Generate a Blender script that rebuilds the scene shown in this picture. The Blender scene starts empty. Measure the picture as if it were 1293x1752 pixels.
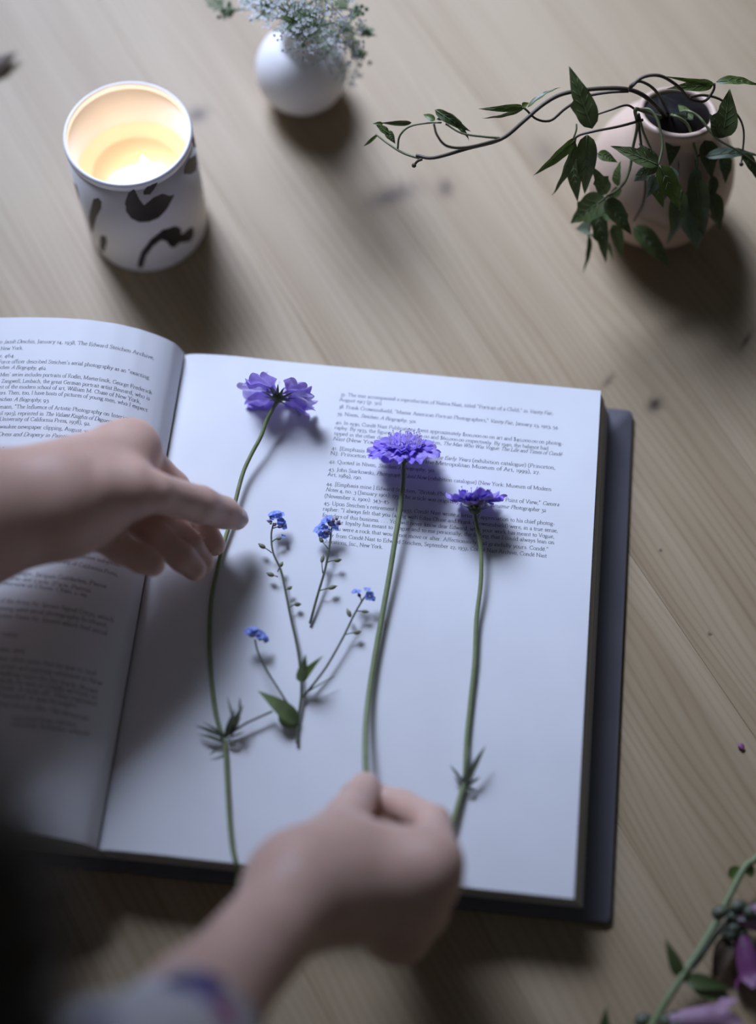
import bpy, bmesh, math, random
import numpy as np
from mathutils import Vector, Matrix, noise as mnoise

# ------------------------------------------------------------------ camera
W, H = 1293, 1752
FPX = 2676.0                                  # focal length in pixels (55 mm on a 36 mm tall frame)
CAM = np.array([0.11288, -0.45229, 0.82625])
PITCH = 1.15588
scene = bpy.context.scene
cd = bpy.data.cameras.new('camera'); cam = bpy.data.objects.new('camera', cd)
scene.collection.objects.link(cam); scene.camera = cam
cam.location = CAM; cam.rotation_euler = (math.pi/2-PITCH, 0, 0)
cd.sensor_fit = 'VERTICAL'; cd.sensor_height = 36.0; cd.lens = FPX*36.0/H
cd.clip_start = 0.02; cd.clip_end = 30
cd.dof.use_dof = True; cd.dof.focus_distance = 0.868; cd.dof.aperture_fstop = 1.6

# ------------------------------------------------------------------ light
world = bpy.data.worlds.new('room_air'); scene.world = world; world.use_nodes = True
bg = world.node_tree.nodes['Background']
bg.inputs['Color'].default_value = (0.80, 0.88, 1.0, 1); bg.inputs['Strength'].default_value = 0.05
def area(name, loc, target, sx, sy, power, color):
    l = bpy.data.lights.new(name, 'AREA'); l.shape = 'RECTANGLE'; l.size = sx; l.size_y = sy
    l.energy = power; l.color = color
    o = bpy.data.objects.new(name, l); scene.collection.objects.link(o)
    o.location = loc
    o.rotation_euler = (Vector(target)-Vector(loc)).to_track_quat('-Z', 'Y').to_euler()
    return o
win = area('window_daylight', (-0.30, 1.10, 0.97), (0.13, 0.235, 0.0), 0.74, 0.66, 4.5, (0.635, 0.735, 1.0))
win.data.spread = math.radians(40)      # beam narrowed to imitate lens vignetting around the book
vs = scene.view_settings
scene.display_settings.display_device = 'sRGB'
vs.view_transform = 'Standard'; vs.look = 'None'; vs.gamma = 1.0; vs.use_curve_mapping = False
vs.exposure = 0.0

# ------------------------------------------------------------------ helpers
COL = scene.collection
rnd = random.Random(7)
cp, sp = math.cos(PITCH), math.sin(PITCH)
FWD = np.array([0, cp, -sp]); RIGHT = np.array([1.0, 0, 0]); UP = np.cross(RIGHT, FWD)
def ray(px, py): return FWD + RIGHT*(px-W/2)/FPX - UP*(py-H/2)/FPX
def at(px, py, z=0.0):
    """the point at height z seen at (px, py) in the photograph"""
    d = ray(px, py); return CAM + d*(z-CAM[2])/d[2]
def A(p): return at(*p)
def V(p): return Vector((float(p[0]), float(p[1]), float(p[2])))

SHARP = {'page', 'back_cover', 'front_cover', 'spine', 'wax', 'stem', 'plank'}
def link(name, me, mat=None, parent=None, smooth=True):
    o = bpy.data.objects.new(name, me); COL.objects.link(o)
    if mat is not None and not me.materials: me.materials.append(mat)
    if parent is not None: o.parent = parent
    if smooth and len(me.polygons):
        me.polygons.foreach_set('use_smooth', [True]*len(me.polygons))
        if name in SHARP: me.set_sharp_from_angle(angle=math.radians(48))
    return o
def mesh(name, vf, mat, parent=None, smooth=True):
    me = bpy.data.meshes.new(name); me.from_pydata([tuple(map(float, v)) for v in vf[0]], [], vf[1]); me.update()
    return link(name, me, mat, parent, smooth)
def thing(name, label, cat, loc=(0, 0, 0), group=None):
    o = bpy.data.objects.new(name, None); COL.objects.link(o); o.empty_display_size = 0.02
    o.location = tuple(map(float, loc)); o['label'] = label; o['category'] = cat
    if group: o['group'] = group
    return o
def tag(o, label, cat, group=None):
    o['label'] = label; o['category'] = cat
    if group: o['group'] = group
    return o
def keep(o, parent):
    """parent a world-space mesh under an Empty without moving it"""
    o.parent = parent; o.matrix_parent_inverse = Matrix.Translation(parent.location).inverted(); return o
def part(name, vf, mat, parent, smooth=True, stuff=False):
    o = mesh(name, vf, mat, None, smooth)
    root = parent
    while root.parent is not None: root = root.parent
    o.parent = parent
    if parent is root: o.matrix_parent_inverse = Matrix.Translation(root.location).inverted()
    if stuff: o['kind'] = 'stuff'
    return o
def join(list_vf):
    vs_, fs_ = [], []
    for v, f in list_vf:
        n = len(vs_); vs_ += list(v); fs_ += [tuple(i+n for i in q) for q in f]
    return vs_, fs_
def spline(pts, n=6):
    """Catmull-Rom through the points"""
    P = [np.array(p, float) for p in pts]
    if len(P) < 3:
        return [P[0]+(P[-1]-P[0])*i/n for i in range(n+1)]
    P = [2*P[0]-P[1]]+P+[2*P[-1]-P[-2]]; out = []
    for i in range(1, len(P)-2):
        for k in range(n):
            t = k/n; a, b, c, d = P[i-1], P[i], P[i+1], P[i+2]
            out.append(0.5*((2*b)+(c-a)*t+(2*a-5*b+4*c-d)*t*t+(3*b-a-3*c+d)*t**3))
    out.append(P[-2]); return out
def tube(path, rad, sides=8, cap=True):
    """tube along a path, one radius per point (or one number)"""
    P = [np.array(p, float) for p in path]; n = len(P)
    R = [rad]*n if not hasattr(rad, '__len__') else list(np.interp(np.linspace(0, 1, n), np.linspace(0, 1, len(rad)), rad))
    vs_, fs_ = [], []
    ref = None
    for i in range(n):
        t = P[min(i+1, n-1)]-P[max(i-1, 0)]; t = t/(np.linalg.norm(t)+1e-12)
        if ref is None:
            ref = np.cross(t, [0, 0, 1.0])
            if np.linalg.norm(ref) < 1e-3: ref = np.cross(t, [0, 1.0, 0])
        ref = ref-t*(ref@t); ref = ref/(np.linalg.norm(ref)+1e-12); b = np.cross(t, ref)
        for k in range(sides):
            a = 2*math.pi*k/sides
            vs_.append(P[i]+R[i]*(math.cos(a)*ref+math.sin(a)*b))
    for i in range(n-1):
        for k in range(sides):
            fs_.append((i*sides+k, i*sides+(k+1) % sides, (i+1)*sides+(k+1) % sides, (i+1)*sides+k))
    if cap:
        fs_.append(tuple(range(sides))[::-1]); fs_.append(tuple((n-1)*sides+k for k in range(sides)))
    return vs_, fs_
def lathe(prof, center, n=64, closed=False):
    cx, cy, cz = center; vs_, fs_ = [], []
    for r, z in prof:
        for k in range(n):
            a = 2*math.pi*k/n; vs_.append((cx+r*math.cos(a), cy+r*math.sin(a), cz+z))
    m = len(prof)
    for i in range(m-1):
        for k in range(n):
            fs_.append((i*n+k, i*n+(k+1) % n, (i+1)*n+(k+1) % n, (i+1)*n+k))
    if closed:
        for k in range(n): fs_.append(((m-1)*n+k, (m-1)*n+(k+1) % n, (k+1) % n, k))
    else:
        if prof[0][0] > 1e-6: fs_.append(tuple(range(n))[::-1])
        if prof[-1][0] > 1e-6: fs_.append(tuple((m-1)*n+k for k in range(n)))
    return vs_, fs_
def ball(c, r, seg=8, ring=5, axis=None, stretch=1.0):
    c = np.array(c, float); vs_, fs_ = [], []
    ax = np.array([0, 0, 1.0]) if axis is None else np.array(axis, float)/np.linalg.norm(axis)
    u = np.cross(ax, [0.3, 0.9, 0.1]); u /= np.linalg.norm(u); w = np.cross(ax, u)
    vs_.append(c-ax*r*stretch)
    for i in range(1, ring):
        t = math.pi*i/ring
        for k in range(seg):
            a = 2*math.pi*k/seg
            vs_.append(c+r*math.sin(t)*(math.cos(a)*u+math.sin(a)*w)-ax*r*stretch*math.cos(t))
    vs_.append(c+ax*r*stretch)
    for k in range(seg): fs_.append((0, 1+(k+1) % seg, 1+k))
    for i in range(ring-2):
        for k in range(seg):
            fs_.append((1+i*seg+k, 1+i*seg+(k+1) % seg, 1+(i+1)*seg+(k+1) % seg, 1+(i+1)*seg+k))
    e = len(vs_)-1; b = 1+(ring-2)*seg
    for k in range(seg): fs_.append((e, b+k, b+(k+1) % seg))
    return vs_, fs_
def blade(base, tip, width, up=(0, 0, 1), sag=0.0, fold=0.25, shape='ovate', lobes=(), n=12, twist=0.0, wave=0.0, thick=0.0):
    """a leaf from base to tip: folded along its midrib, arched by sag, with pointed side lobes"""
    b, t = np.array(base, float), np.array(tip, float); ax = t-b; L = np.linalg.norm(ax)+1e-9; ax /= L
    upv = np.array(up, float); side = np.cross(ax, upv); side /= (np.linalg.norm(side)+1e-9); nrm = np.cross(side, ax)
    if twist:
        c, s = math.cos(twist), math.sin(twist); side, nrm = side*c+nrm*s, nrm*c-side*s
    vs_, fs_ = [], []
    for i in range(n+1):
        s = i/n
        if shape == 'ovate': w = (math.sin(math.pi*s**0.62))**0.9*(1-0.25*s)
        elif shape == 'narrow': w = math.sin(math.pi*min(1, s*0.9+0.1))**0.7*(1-0.45*s)
        elif shape == 'spoon': w = math.sin(math.pi*s**1.5)**0.8
        elif shape == 'oval': w = math.sin(math.pi*s)**0.6
        else: w = math.sin(math.pi*s)
        w = max(w, 0.02)*width/2
        c = b+ax*L*s+nrm*(sag*L*4*s*(1-s))
        for j, q in enumerate((-1, -0.5, 0, 0.5, 1)):
            ww = w
            for (ls, lside, la) in lobes:
                if lside*q > 0: ww = ww*(1+la*max(0, 1-abs(s-ls)/0.10)) if s <= ls else ww*(1+la*max(0, 1-abs(s-ls)/0.05)-0.12*(1 if s > ls+.04 and s < ls+.15 else 0))
            rip = wave*L*math.sin(s*19+q*3)*abs(q)
            vs_.append(c+side*q*ww+nrm*(fold*abs(q)*ww+rip))
    for i in range(n):
        for j in range(4):
            a = i*5+j; fs_.append((a, a+1, a+6, a+5))
    return vs_, fs_

# ------------------------------------------------------------------ materials
def nt(name):
    m = bpy.data.materials.new(name); m.use_nodes = True; t = m.node_tree
    return m, t, t.nodes['Principled BSDF']
def nd(t, typ, **kw):
    n = t.nodes.new(typ)
    for k, v in kw.items():
        if k in n.inputs: n.inputs[k].default_value = v
        else: setattr(n, k, v)
    return n
def ramp(t, fac, stops):
    r = t.nodes.new('ShaderNodeValToRGB'); e = r.color_ramp.elements
    while len(e) > 1: e.remove(e[-1])
    for i, (p, c) in enumerate(stops):
        el = e[0] if i == 0 else e.new(p)
        el.position = p; el.color = (c[0], c[1], c[2], 1)
    t.links.new(fac, r.inputs['Fac']); return r.outputs['Color']
def simple(name, c1, c2=None, scale=40, rough=0.6, bump=0.0, bscale=None, spec=0.5, sss=0.0, sss_r=(1, .4, .25), trans=0.0, stretch=None, detail=4):
    m, t, b = nt(name); c2 = c2 or c1
    tc = nd(t, 'ShaderNodeTexCoord'); mp = nd(t, 'ShaderNodeMapping')
    t.links.new(tc.outputs['Object'], mp.inputs['Vector'])
    if stretch: mp.inputs['Scale'].default_value = stretch
    nz = nd(t, 'ShaderNodeTexNoise', Scale=scale, Detail=detail); t.links.new(mp.outputs['Vector'], nz.inputs['Vector'])
    col = ramp(t, nz.outputs['Fac'], [(0.3, c1), (0.7, c2)])
    t.links.new(col, b.inputs['Base Color'])
    b.inputs['Roughness'].default_value = rough; b.inputs['Specular IOR Level'].default_value = spec
    if sss:
        b.inputs['Subsurface Weight'].default_value = sss; b.inputs['Subsurface Radius'].default_value = sss_r
        b.inputs['Subsurface Scale'].default_value = 0.006
    if bump:
        n2 = nd(t, 'ShaderNodeTexNoise', Scale=bscale or scale*3, Detail=3); t.links.new(mp.outputs['Vector'], n2.inputs['Vector'])
        bp = nd(t, 'ShaderNodeBump', Strength=bump, Distance=0.001); t.links.new(n2.outputs['Fac'], bp.inputs['Height']); t.links.new(bp.outputs['Normal'], b.inputs['Normal'])
    if trans:
        out = t.nodes['Material Output']; mix = nd(t, 'ShaderNodeMixShader'); tr = nd(t, 'ShaderNodeBsdfTranslucent')
        t.links.new(col, tr.inputs['Color']); mix.inputs['Fac'].default_value = trans
        t.links.new(b.outputs['BSDF'], mix.inputs[1]); t.links.new(tr.outputs['BSDF'], mix.inputs[2]); t.links.new(mix.outputs['Shader'], out.inputs['Surface'])
    return m
GRAIN = math.radians(-60.5)
KNOTS = [((672, 334), 0.017, 0.0075, 0.75, 0.42), ((762, 322), 0.0055, 0.0075, 0.7, 0.0), ((1120, 692), 0.0058, 0.0042, 1.0, 0.9),
         ((1040, 652), 0.006, 0.0022, 0.6, 0.9), ((1276, 583), 0.007, 0.0012, 1.0, 1.0), ((338, 196), 0.007, 0.006, 0.8, 0.6), ((935, 262), 0.010, 0.014, 0.35, 0.3), ((1214, 1085), 0.0012, .0012, .8, 0), ((1130, 942), .0011, .0011, .8, 0)]
def wood():
    m, t, b = nt('pine_wood'); L = t.links
    tc = nd(t, 'ShaderNodeTexCoord'); info = nd(t, 'ShaderNodeObjectInfo')
    sepn = nd(t, 'ShaderNodeSeparateXYZ'); L.new(tc.outputs['Object'], sepn.inputs[0])
    def mth(op, a, c=None):
        n = nd(t, 'ShaderNodeMath', operation=op)
        for i, v in enumerate((a, c)):
            if v is None: continue
            if isinstance(v, (int, float)): n.inputs[i].default_value = v
            else: L.new(v, n.inputs[i])
        return n.outputs[0]
    x, y = sepn.outputs['X'], sepn.outputs['Y']
    shift = mth('MULTIPLY', info.outputs['Random'], 37.0)
    # slow drift of the rings along the plank, offset per plank
    cmb = nd(t, 'ShaderNodeCombineXYZ'); L.new(mth('MULTIPLY', x, 2.2), cmb.inputs[0]); L.new(mth('ADD', mth('MULTIPLY', y, 14.0), shift), cmb.inputs[1]); L.new(shift, cmb.inputs[2])
    n1 = nd(t, 'ShaderNodeTexNoise', Scale=1.0, Detail=2.0); L.new(cmb.outputs[0], n1.inputs['Vector'])
    ph = mth('ADD', mth('MULTIPLY', y, 1250.0), mth('MULTIPLY', n1.outputs['Fac'], 62.0))
    kn = None
    for (pp, lx, ly, amp, rot) in KNOTS:
        p = at(pp[0], pp[1], 0.0); c, s = math.cos(-GRAIN), math.sin(-GRAIN)
        gx, gy = p[0]*c-p[1]*s, p[0]*s+p[1]*c
        dx, dy = mth('SUBTRACT', x, gx), mth('SUBTRACT', y, gy)
        ca, sa = math.cos(rot-GRAIN*0+1.05), math.sin(rot+1.05)
        u = mth('DIVIDE', mth('ADD', mth('MULTIPLY', dx, ca), mth('MULTIPLY', dy, sa)), lx)
        v = mth('DIVIDE', mth('SUBTRACT', mth('MULTIPLY', dy, ca), mth('MULTIPLY', dx, sa)), ly)
        d2 = mth('ADD', mth('MULTIPLY', u, u), mth('MULTIPLY', v, v))
        k = mth('MULTIPLY', mth('POWER', 2.718, mth('MULTIPLY', d2, -1.1)), amp)
        kn = k if kn is None else mth('ADD', kn, k)
    ph = mth('ADD', ph, mth('MULTIPLY', kn, 9.0))
    ring = mth('MULTIPLY', mth('ADD', mth('SINE', ph), 1.0), 0.5)
    ring = mth('POWER', ring, 2.6)
    cm2 = nd(t, 'ShaderNodeCombineXYZ'); L.new(mth('MULTIPLY', x, 9.0), cm2.inputs[0]); L.new(mth('MULTIPLY', y, 420.0), cm2.inputs[1]); L.new(shift, cm2.inputs[2])
    n2 = nd(t, 'ShaderNodeTexNoise', Scale=1.0, Detail=3.0); L.new(cm2.outputs[0], n2.inputs['Vector'])
    cm3 = nd(t, 'ShaderNodeCombineXYZ'); L.new(mth('MULTIPLY', x, 3.0), cm3.inputs[0]); L.new(mth('MULTIPLY', y, 45.0), cm3.inputs[1]); L.new(shift, cm3.inputs[2])
    n3 = nd(t, 'ShaderNodeTexNoise', Scale=1.0, Detail=3.0); L.new(cm3.outputs[0], n3.inputs['Vector'])
    f = mth('ADD', mth('MULTIPLY', ring, 0.16), mth('MULTIPLY', n2.outputs['Fac'], 0.30))
    f = mth('ADD', f, mth('MULTIPLY', mth('SUBTRACT', n3.outputs['Fac'], 0.5), 0.95))
    f = mth('ADD', f, mth('MULTIPLY', mth('SUBTRACT', info.outputs['Random'], 0.5), 0.22))
    c1 = ramp(t, f, [(0.0, (0.382, 0.296, 0.189)), (0.35, (0.307, 0.226, 0.132)), (0.62, (0.228, 0.155, 0.084)), (1.0, (0.137, 0.085, 0.042))])
    mx = nd(t, 'ShaderNodeMix', data_type='RGBA'); L.new(mth('MINIMUM', kn, 1.0), mx.inputs['Factor'])
    L.new(c1, mx.inputs['A']); mx.inputs['B'].default_value = (0.055, 0.030, 0.020, 1)
    L.new(mx.outputs['Result'], b.inputs['Base Color'])
    b.inputs['Roughness'].default_value = 0.52; b.inputs['Specular IOR Level'].default_value = 0.32
    b.inputs['Coat Weight'].default_value = 0.03; b.inputs['Coat Roughness'].default_value = 0.55; b.inputs['Coat IOR'].default_value = 1.6
    bp = nd(t, 'ShaderNodeBump', Strength=0.18, Distance=0.0006); L.new(mth('ADD', ring, n2.outputs['Fac']), bp.inputs['Height']); bp.invert = True
    L.new(bp.outputs['Normal'], b.inputs['Normal'])
    return m
M = {}
M['wood'] = wood()
M['paper'] = simple('page_paper', (0.74, 0.745, 0.77), (0.78, 0.785, 0.81), 30, 0.75, spec=0.25)
def page_edge():
    m, t, b = nt('page_edges'); L = t.links
    tc = nd(t, 'ShaderNodeTexCoord'); wv = nd(t, 'ShaderNodeTexWave', Scale=420.0, Distortion=1.2); wv.bands_direction = 'Z'
    L.new(tc.outputs['Object'], wv.inputs['Vector'])
    L.new(ramp(t, wv.outputs['Fac'], [(0.0, (0.42, 0.39, 0.35)), (1.0, (0.66, 0.63, 0.59))]), b.inputs['Base Color'])
    b.inputs['Roughness'].default_value = 0.9; return m
M['edge'] = page_edge()
M['ink'] = simple('printing_ink', (0.05, 0.05, 0.07), (0.07, 0.07, 0.09), 50, 0.7)
M['cover'] = simple('grey_endpaper', (0.105, 0.10, 0.115), (0.12, 0.115, 0.13), 30, 0.45, bump=0.05, bscale=900)
M['jar'] = simple('glazed_white_ceramic', (0.74, 0.71, 0.69), (0.78, 0.75, 0.73), 25, 0.35)
M['rim'] = simple('ceramic_rim', (0.80, 0.80, 0.84), None, 25, 0.3)
M['brush'] = simple('dark_brush_paint', (0.018, 0.012, 0.012), (0.030, 0.022, 0.020), 90, 0.5)
M['wax'] = simple('cream_wax', (0.85, 0.74, 0.56), (0.88, 0.78, 0.62), 20, 0.45)
M['melt'] = simple('melted_wax', (0.86, 0.77, 0.58), None, 20, 0.12)
M['wick'] = simple('burnt_wick', (0.02, 0.015, 0.012), None, 200, 0.9)
M['vase'] = simple('matte_white_ceramic', (0.74, 0.73, 0.72), (0.78, 0.77, 0.76), 30, 0.5)
M['stone'] = simple('blush_stoneware', (0.50, 0.36, 0.27), (0.60, 0.45, 0.35), 18, 0.5, bump=0.08, bscale=300)
M['stone_in'] = simple('vase_inside_shade', (0.016, 0.012, 0.012), None, 30, 0.7)  # shade inside the vase mouth, painted as a near-black colour
M['leaf'] = simple('dark_green_leaf', (0.060, 0.086, 0.026), (0.100, 0.134, 0.046), 60, 0.42, trans=0.22)
M['leaf2'] = simple('bright_green_leaf', (0.075, 0.125, 0.022), (0.11, 0.17, 0.035), 60, 0.45, trans=0.30)
M['leaf3'] = simple('silvery_leaf_underside', (0.15, 0.20, 0.14), (0.20, 0.25, 0.18), 60, 0.55, trans=0.25)
M['veins'] = simple('pale_leaf_vein', (0.13, 0.17, 0.075), (0.16, 0.20, 0.10), 60, 0.5)
M['vine'] = simple('brown_vine_stem', (0.050, 0.032, 0.024), (0.075, 0.060, 0.030), 80, 0.5)
M['vine_green'] = simple('green_vine_stem', (0.13, 0.16, 0.07), (0.17, 0.19, 0.09), 80, 0.5)
M['stem'] = simple('green_flower_stem', (0.16, 0.20, 0.085), (0.21, 0.25, 0.12), 300, 0.5)
M['stem_dark'] = simple('dark_green_stem', (0.075, 0.09, 0.06), (0.11, 0.12, 0.075), 200, 0.5)
M['purple'] = simple('violet_petal', (0.24, 0.15, 0.72), (0.36, 0.25, 0.84), 260, 0.55, trans=0.25, bump=0.25, bscale=900)
M['purple2'] = simple('violet_petal_pale', (0.38, 0.28, 0.80), (0.52, 0.41, 0.90), 260, 0.55, trans=0.35, bump=0.25, bscale=900)
M['lilac'] = simple('lilac_petal', (0.54, 0.46, 0.88), (0.68, 0.61, 0.94), 200, 0.6, trans=0.5, bump=0.25, bscale=900)
M['stamen'] = simple('pale_stamen', (0.48, 0.40, 0.72), (0.62, 0.52, 0.78), 300, 0.6)
M['bract'] = simple('dark_green_bract', (0.055, 0.075, 0.035), (0.11, 0.13, 0.065), 200, 0.6)
M['blue'] = simple('sky_blue_petal', (0.19, 0.28, 0.74), (0.32, 0.42, 0.86), 300, 0.6, trans=0.25)
M['blue_eye'] = simple('pale_flower_eye', (0.78, 0.76, 0.72), None, 300, 0.6)
M['bud'] = simple('olive_seed_bud', (0.12, 0.13, 0.085), (0.22, 0.24, 0.13), 300, 0.6)
M['budred'] = simple('maroon_bud', (0.13, 0.07, 0.12), (0.22, 0.16, 0.30), 300, 0.6)
M['lightleaf'] = simple('light_green_leaf', (0.13, 0.19, 0.07), (0.20, 0.26, 0.11), 150, 0.5, trans=0.3)
M['white'] = simple('white_floret', (0.72, 0.75, 0.76), (0.80, 0.83, 0.83), 100, 0.6, trans=0.25)
M['fern'] = simple('feathery_green', (0.075, 0.125, 0.045), (0.13, 0.19, 0.075), 100, 0.55, trans=0.2)
M['pink'] = simple('pink_bell_petal', (0.36, 0.20, 0.31), (0.48, 0.31, 0.42), 120, 0.5, trans=0.25)
M['magenta'] = simple('dark_magenta_petal', (0.17, 0.045, 0.15), (0.25, 0.08, 0.20), 120, 0.5, trans=0.2)
M['skin'] = simple('skin', (0.60, 0.385, 0.305), (0.68, 0.46, 0.37), 55, 0.5, bump=0.10, bscale=700, sss=0.5, sss_r=(1.0, .35, .2))
M['nail'] = simple('fingernail', (0.66, 0.47, 0.43), (0.72, 0.54, 0.50), 90, 0.28)
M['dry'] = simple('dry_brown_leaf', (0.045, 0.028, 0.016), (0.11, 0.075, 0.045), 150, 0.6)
M['floor'] = simple('dark_floorboards', (0.10, 0.075, 0.055), (0.15, 0.11, 0.08), 6, 0.5, stretch=(1, 12, 1))
M['wall'] = simple('painted_plaster', (0.45, 0.44, 0.43), (0.48, 0.47, 0.46), 4, 0.9)
def floral():
    m, t, b = nt('floral_cotton'); L = t.links
    tc = nd(t, 'ShaderNodeTexCoord')
    nz = nd(t, 'ShaderNodeTexNoise', Scale=26.0, Detail=2.0); L.new(tc.outputs['Object'], nz.inputs['Vector'])
    mxv = nd(t, 'ShaderNodeMix', data_type='RGBA'); mxv.inputs['Factor'].default_value = 0.03; L.new(tc.outputs['Object'], mxv.inputs['A']); L.new(nz.outputs['Color'], mxv.inputs['B'])
    vo = nd(t, 'ShaderNodeTexVoronoi', Scale=46.0); L.new(mxv.outputs['Result'], vo.inputs['Vector'])
    sc = nd(t, 'ShaderNodeSeparateColor'); L.new(vo.outputs['Color'], sc.inputs[0])
    pal = ramp(t, sc.outputs[0], [(0.0, (0.30, 0.08, 0.17)), (0.22, (0.06, 0.22, 0.14)), (0.44, (0.05, 0.05, 0.16)), (0.6, (0.36, 0.33, 0.08)), (0.8, (0.16, 0.13, 0.30))])
    pal.node.color_ramp.interpolation = 'CONSTANT'
    mask = ramp(t, vo.outputs['Distance'], [(0.30, (1, 1, 1)), (0.46, (0, 0, 0))])
    mx = nd(t, 'ShaderNodeMix', data_type='RGBA'); L.new(mask, mx.inputs['Factor']); mx.inputs['A'].default_value = (0.58, 0.57, 0.60, 1); L.new(pal, mx.inputs['B'])
    L.new(mx.outputs['Result'], b.inputs['Base Color']); b.inputs['Roughness'].default_value = 0.85; b.inputs['Specular IOR Level'].default_value = 0.2
    return m
M['floral'] = floral()
def glow(name, col, strength):
    m, t, b = nt(name); b.inputs['Base Color'].default_value = (1, .8, .5, 1)
    tc = nd(t, 'ShaderNodeTexCoord'); nz = nd(t, 'ShaderNodeTexNoise', Scale=40.0); t.links.new(tc.outputs['Object'], nz.inputs['Vector'])
    t.links.new(ramp(t, nz.outputs['Fac'], [(0.2, col), (0.9, (col[0], col[1]*.95, col[2]*.85))]), b.inputs['Emission Color'])
    b.inputs['Emission Strength'].default_value = strength; return m
M['flame'] = glow('candle_flame', (1.0, 0.86, 0.62), 14.0)

# ------------------------------------------------------------------ setting: floor, table
fl = mesh('floor', ([(-2.5, -2.5, -.74), (2.5, -2.5, -.74), (2.5, 2.5, -.74), (-2.5, 2.5, -.74), (-2.5, -2.5, -.80), (2.5, -2.5, -.80), (2.5, 2.5, -.80), (-2.5, 2.5, -.80)],
     [(0, 1, 2, 3), (7, 6, 5, 4), (0, 4, 5, 1), (1, 5, 6, 2), (2, 6, 7, 3), (3, 7, 4, 0)]), M['floor'], smooth=False); fl['kind'] = 'structure'
table = thing('table', 'pale pine table of glued planks under the book and flowers', 'table', (0, 0, 0))
cg, sg = math.cos(GRAIN), math.sin(GRAIN)
def grain_xy(p): return (p[0]*cg+p[1]*sg, -p[0]*sg+p[1]*cg)
edge_y = grain_xy(at(1175, 655))[1]           # the seam seen right of the book
PW = 0.0905
for i in range(-9, 9):
    y0 = edge_y+i*PW+0.00005; y1 = edge_y+(i+1)*PW-0.00005; x0, x1 = -0.86, 0.86; z1 = 0.0; z0 = -0.028; bv = 0.00015
    # plank cut square to the grain; long edges eased by a small chamfer
    prof = [(y0, z0), (y1, z0), (y1, z1-bv), (y1-bv, z1), (y0+bv, z1), (y0, z1-bv)]
    vs_ = [(x, a, b) for x in (x0, x1) for a, b in prof]; n = 6
    fs_ = [tuple(range(n))[::-1], tuple(range(n, 2*n))]+[(k, (k+1) % n, n+(k+1) % n, n+k) for k in range(n)]
    o = mesh('plank', (vs_, fs_), M['wood'], table, smooth=False); o.rotation_euler = (0, 0, GRAIN)
def boxvf(x0, x1, y0, y1, z0, z1):
    v = [(x, y, z) for z in (z0, z1) for x, y in ((x0, y0), (x1, y0), (x1, y1), (x0, y1))]
    return v, [(3, 2, 1, 0), (4, 5, 6, 7), (0, 1, 5, 4), (1, 2, 6, 5), (2, 3, 7, 6), (3, 0, 4, 7)]
for ly in (-0.62, 0.62):
    for lx in (-0.70, 0.70):
        q = (cg*lx-sg*ly, sg*lx+cg*ly)
        part('leg', boxvf(q[0]-.035, q[0]+.035, q[1]-.035, q[1]+.035, -.74, -.028), M['wood'], table, smooth=False)

# ------------------------------------------------------------------ book
BA = math.radians(-5.9527); E1 = np.array([math.cos(BA), math.sin(BA), 0]); E2 = np.array([math.sin(BA), -math.cos(BA), 0])
PWD, PHT = 0.2425, 0.29
ZT = 0.030
LU = [0, .002, .004, .0085, .0133, .0225, .0354, .052, .069, .086, .104, .14, .18, .235]
LZ = [.0295, .0350, .0396, .0441, .0475, .0525, .0565, .0581, .0571, .0547, .0512, .0455, .0415, .0385]
def zl(u): return float(np.interp(u, LU, LZ))
def zr(u): return ZT-0.0035*math.exp(-u/0.004)+0.0012*math.exp(-((u-.03)/.02)**2)-0.0001*max(0, (u-.21)/.03)**2
def bk(u, v, z): return E1*u+E2*v+np.array([0, 0, z])
book = thing('open_book', 'thick open book of notes lying across the pine table under the flowers', 'book', bk(0, PHT/2, 0))
bc = np.array(book.location)
def slab(us, top, bot, v0, v1):
    """a stack of sheets whose upper and lower faces follow the curves top(u), bot(u)"""
    vs_, fs_ = [], []; n = len(us)
    for v in (v0, v1):
        for k, u in enumerate(us): vs_.append(bk(u[0], v, top[k]))
        for k, u in enumerate(us): vs_.append(bk(u[1], v, bot[k]))
    for k in range(n-1):
        fs_.append((k, k+1, 2*n+k+1, 2*n+k)); fs_.append((n+k+1, n+k, 3*n+k, 3*n+k+1))
        fs_.append((k+1, k, n+k, n+k+1)); fs_.append((2*n+k, 2*n+k+1, 3*n+k+1, 3*n+k))
    fs_.append((n-1, 2*n-1, 4*n-1, 3*n-1)); fs_.append((n, 0, 2*n, 3*n))
    return vs_, fs_
CZ = 0.0042
# cover: two boards with a rounded rim and the spine strip between them
def board(u0, u1, v0, v1):
    r = 0.004; prof = []
    cs = [(u1-r, v0+r, -90), (u1-r, v1-r, 0), (u0+r, v1-r, 90), (u0+r, v0+r, 180)]
    for cu, cv, a0 in cs:
        for k in range(5):
            a = math.radians(a0+k*22.5); prof.append((cu+r*math.cos(a), cv+r*math.sin(a)))
    n = len(prof); cu, cv = (u0+u1)/2, (v0+v1)/2; vs_ = []
    for ins, z in ((0.0012, 0.0), (0, 0.0010), (0, CZ-0.0012), (0.0012, CZ)):
        for u, v in prof: vs_.append(bk(u-ins*(1 if u > cu else -1), v-ins*(1 if v > cv else -1), z))
    fs_ = [tuple(range(n)), tuple(range(3*n, 4*n))[::-1]]
    for j in range(3):
        for k in range(n): fs_.append((j*n+k, (j+1)*n+k, (j+1)*n+(k+1) % n, j*n+(k+1) % n))
    return vs_, fs_
part('back_cover', board(0.012, PWD+0.0225, -0.0035, PHT+0.006), M['cover'], book)
part('front_cover', board(-0.262, -0.012, -0.0035, PHT+0.006), M['cover'], book)
part('spine', board(-0.0135, 0.0135, -0.0035, PHT+0.006), M['cover'], book)
def frange(a, b, n): return [a+(b-a)*i/(n-1) for i in range(n)]
NR = 8
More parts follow.
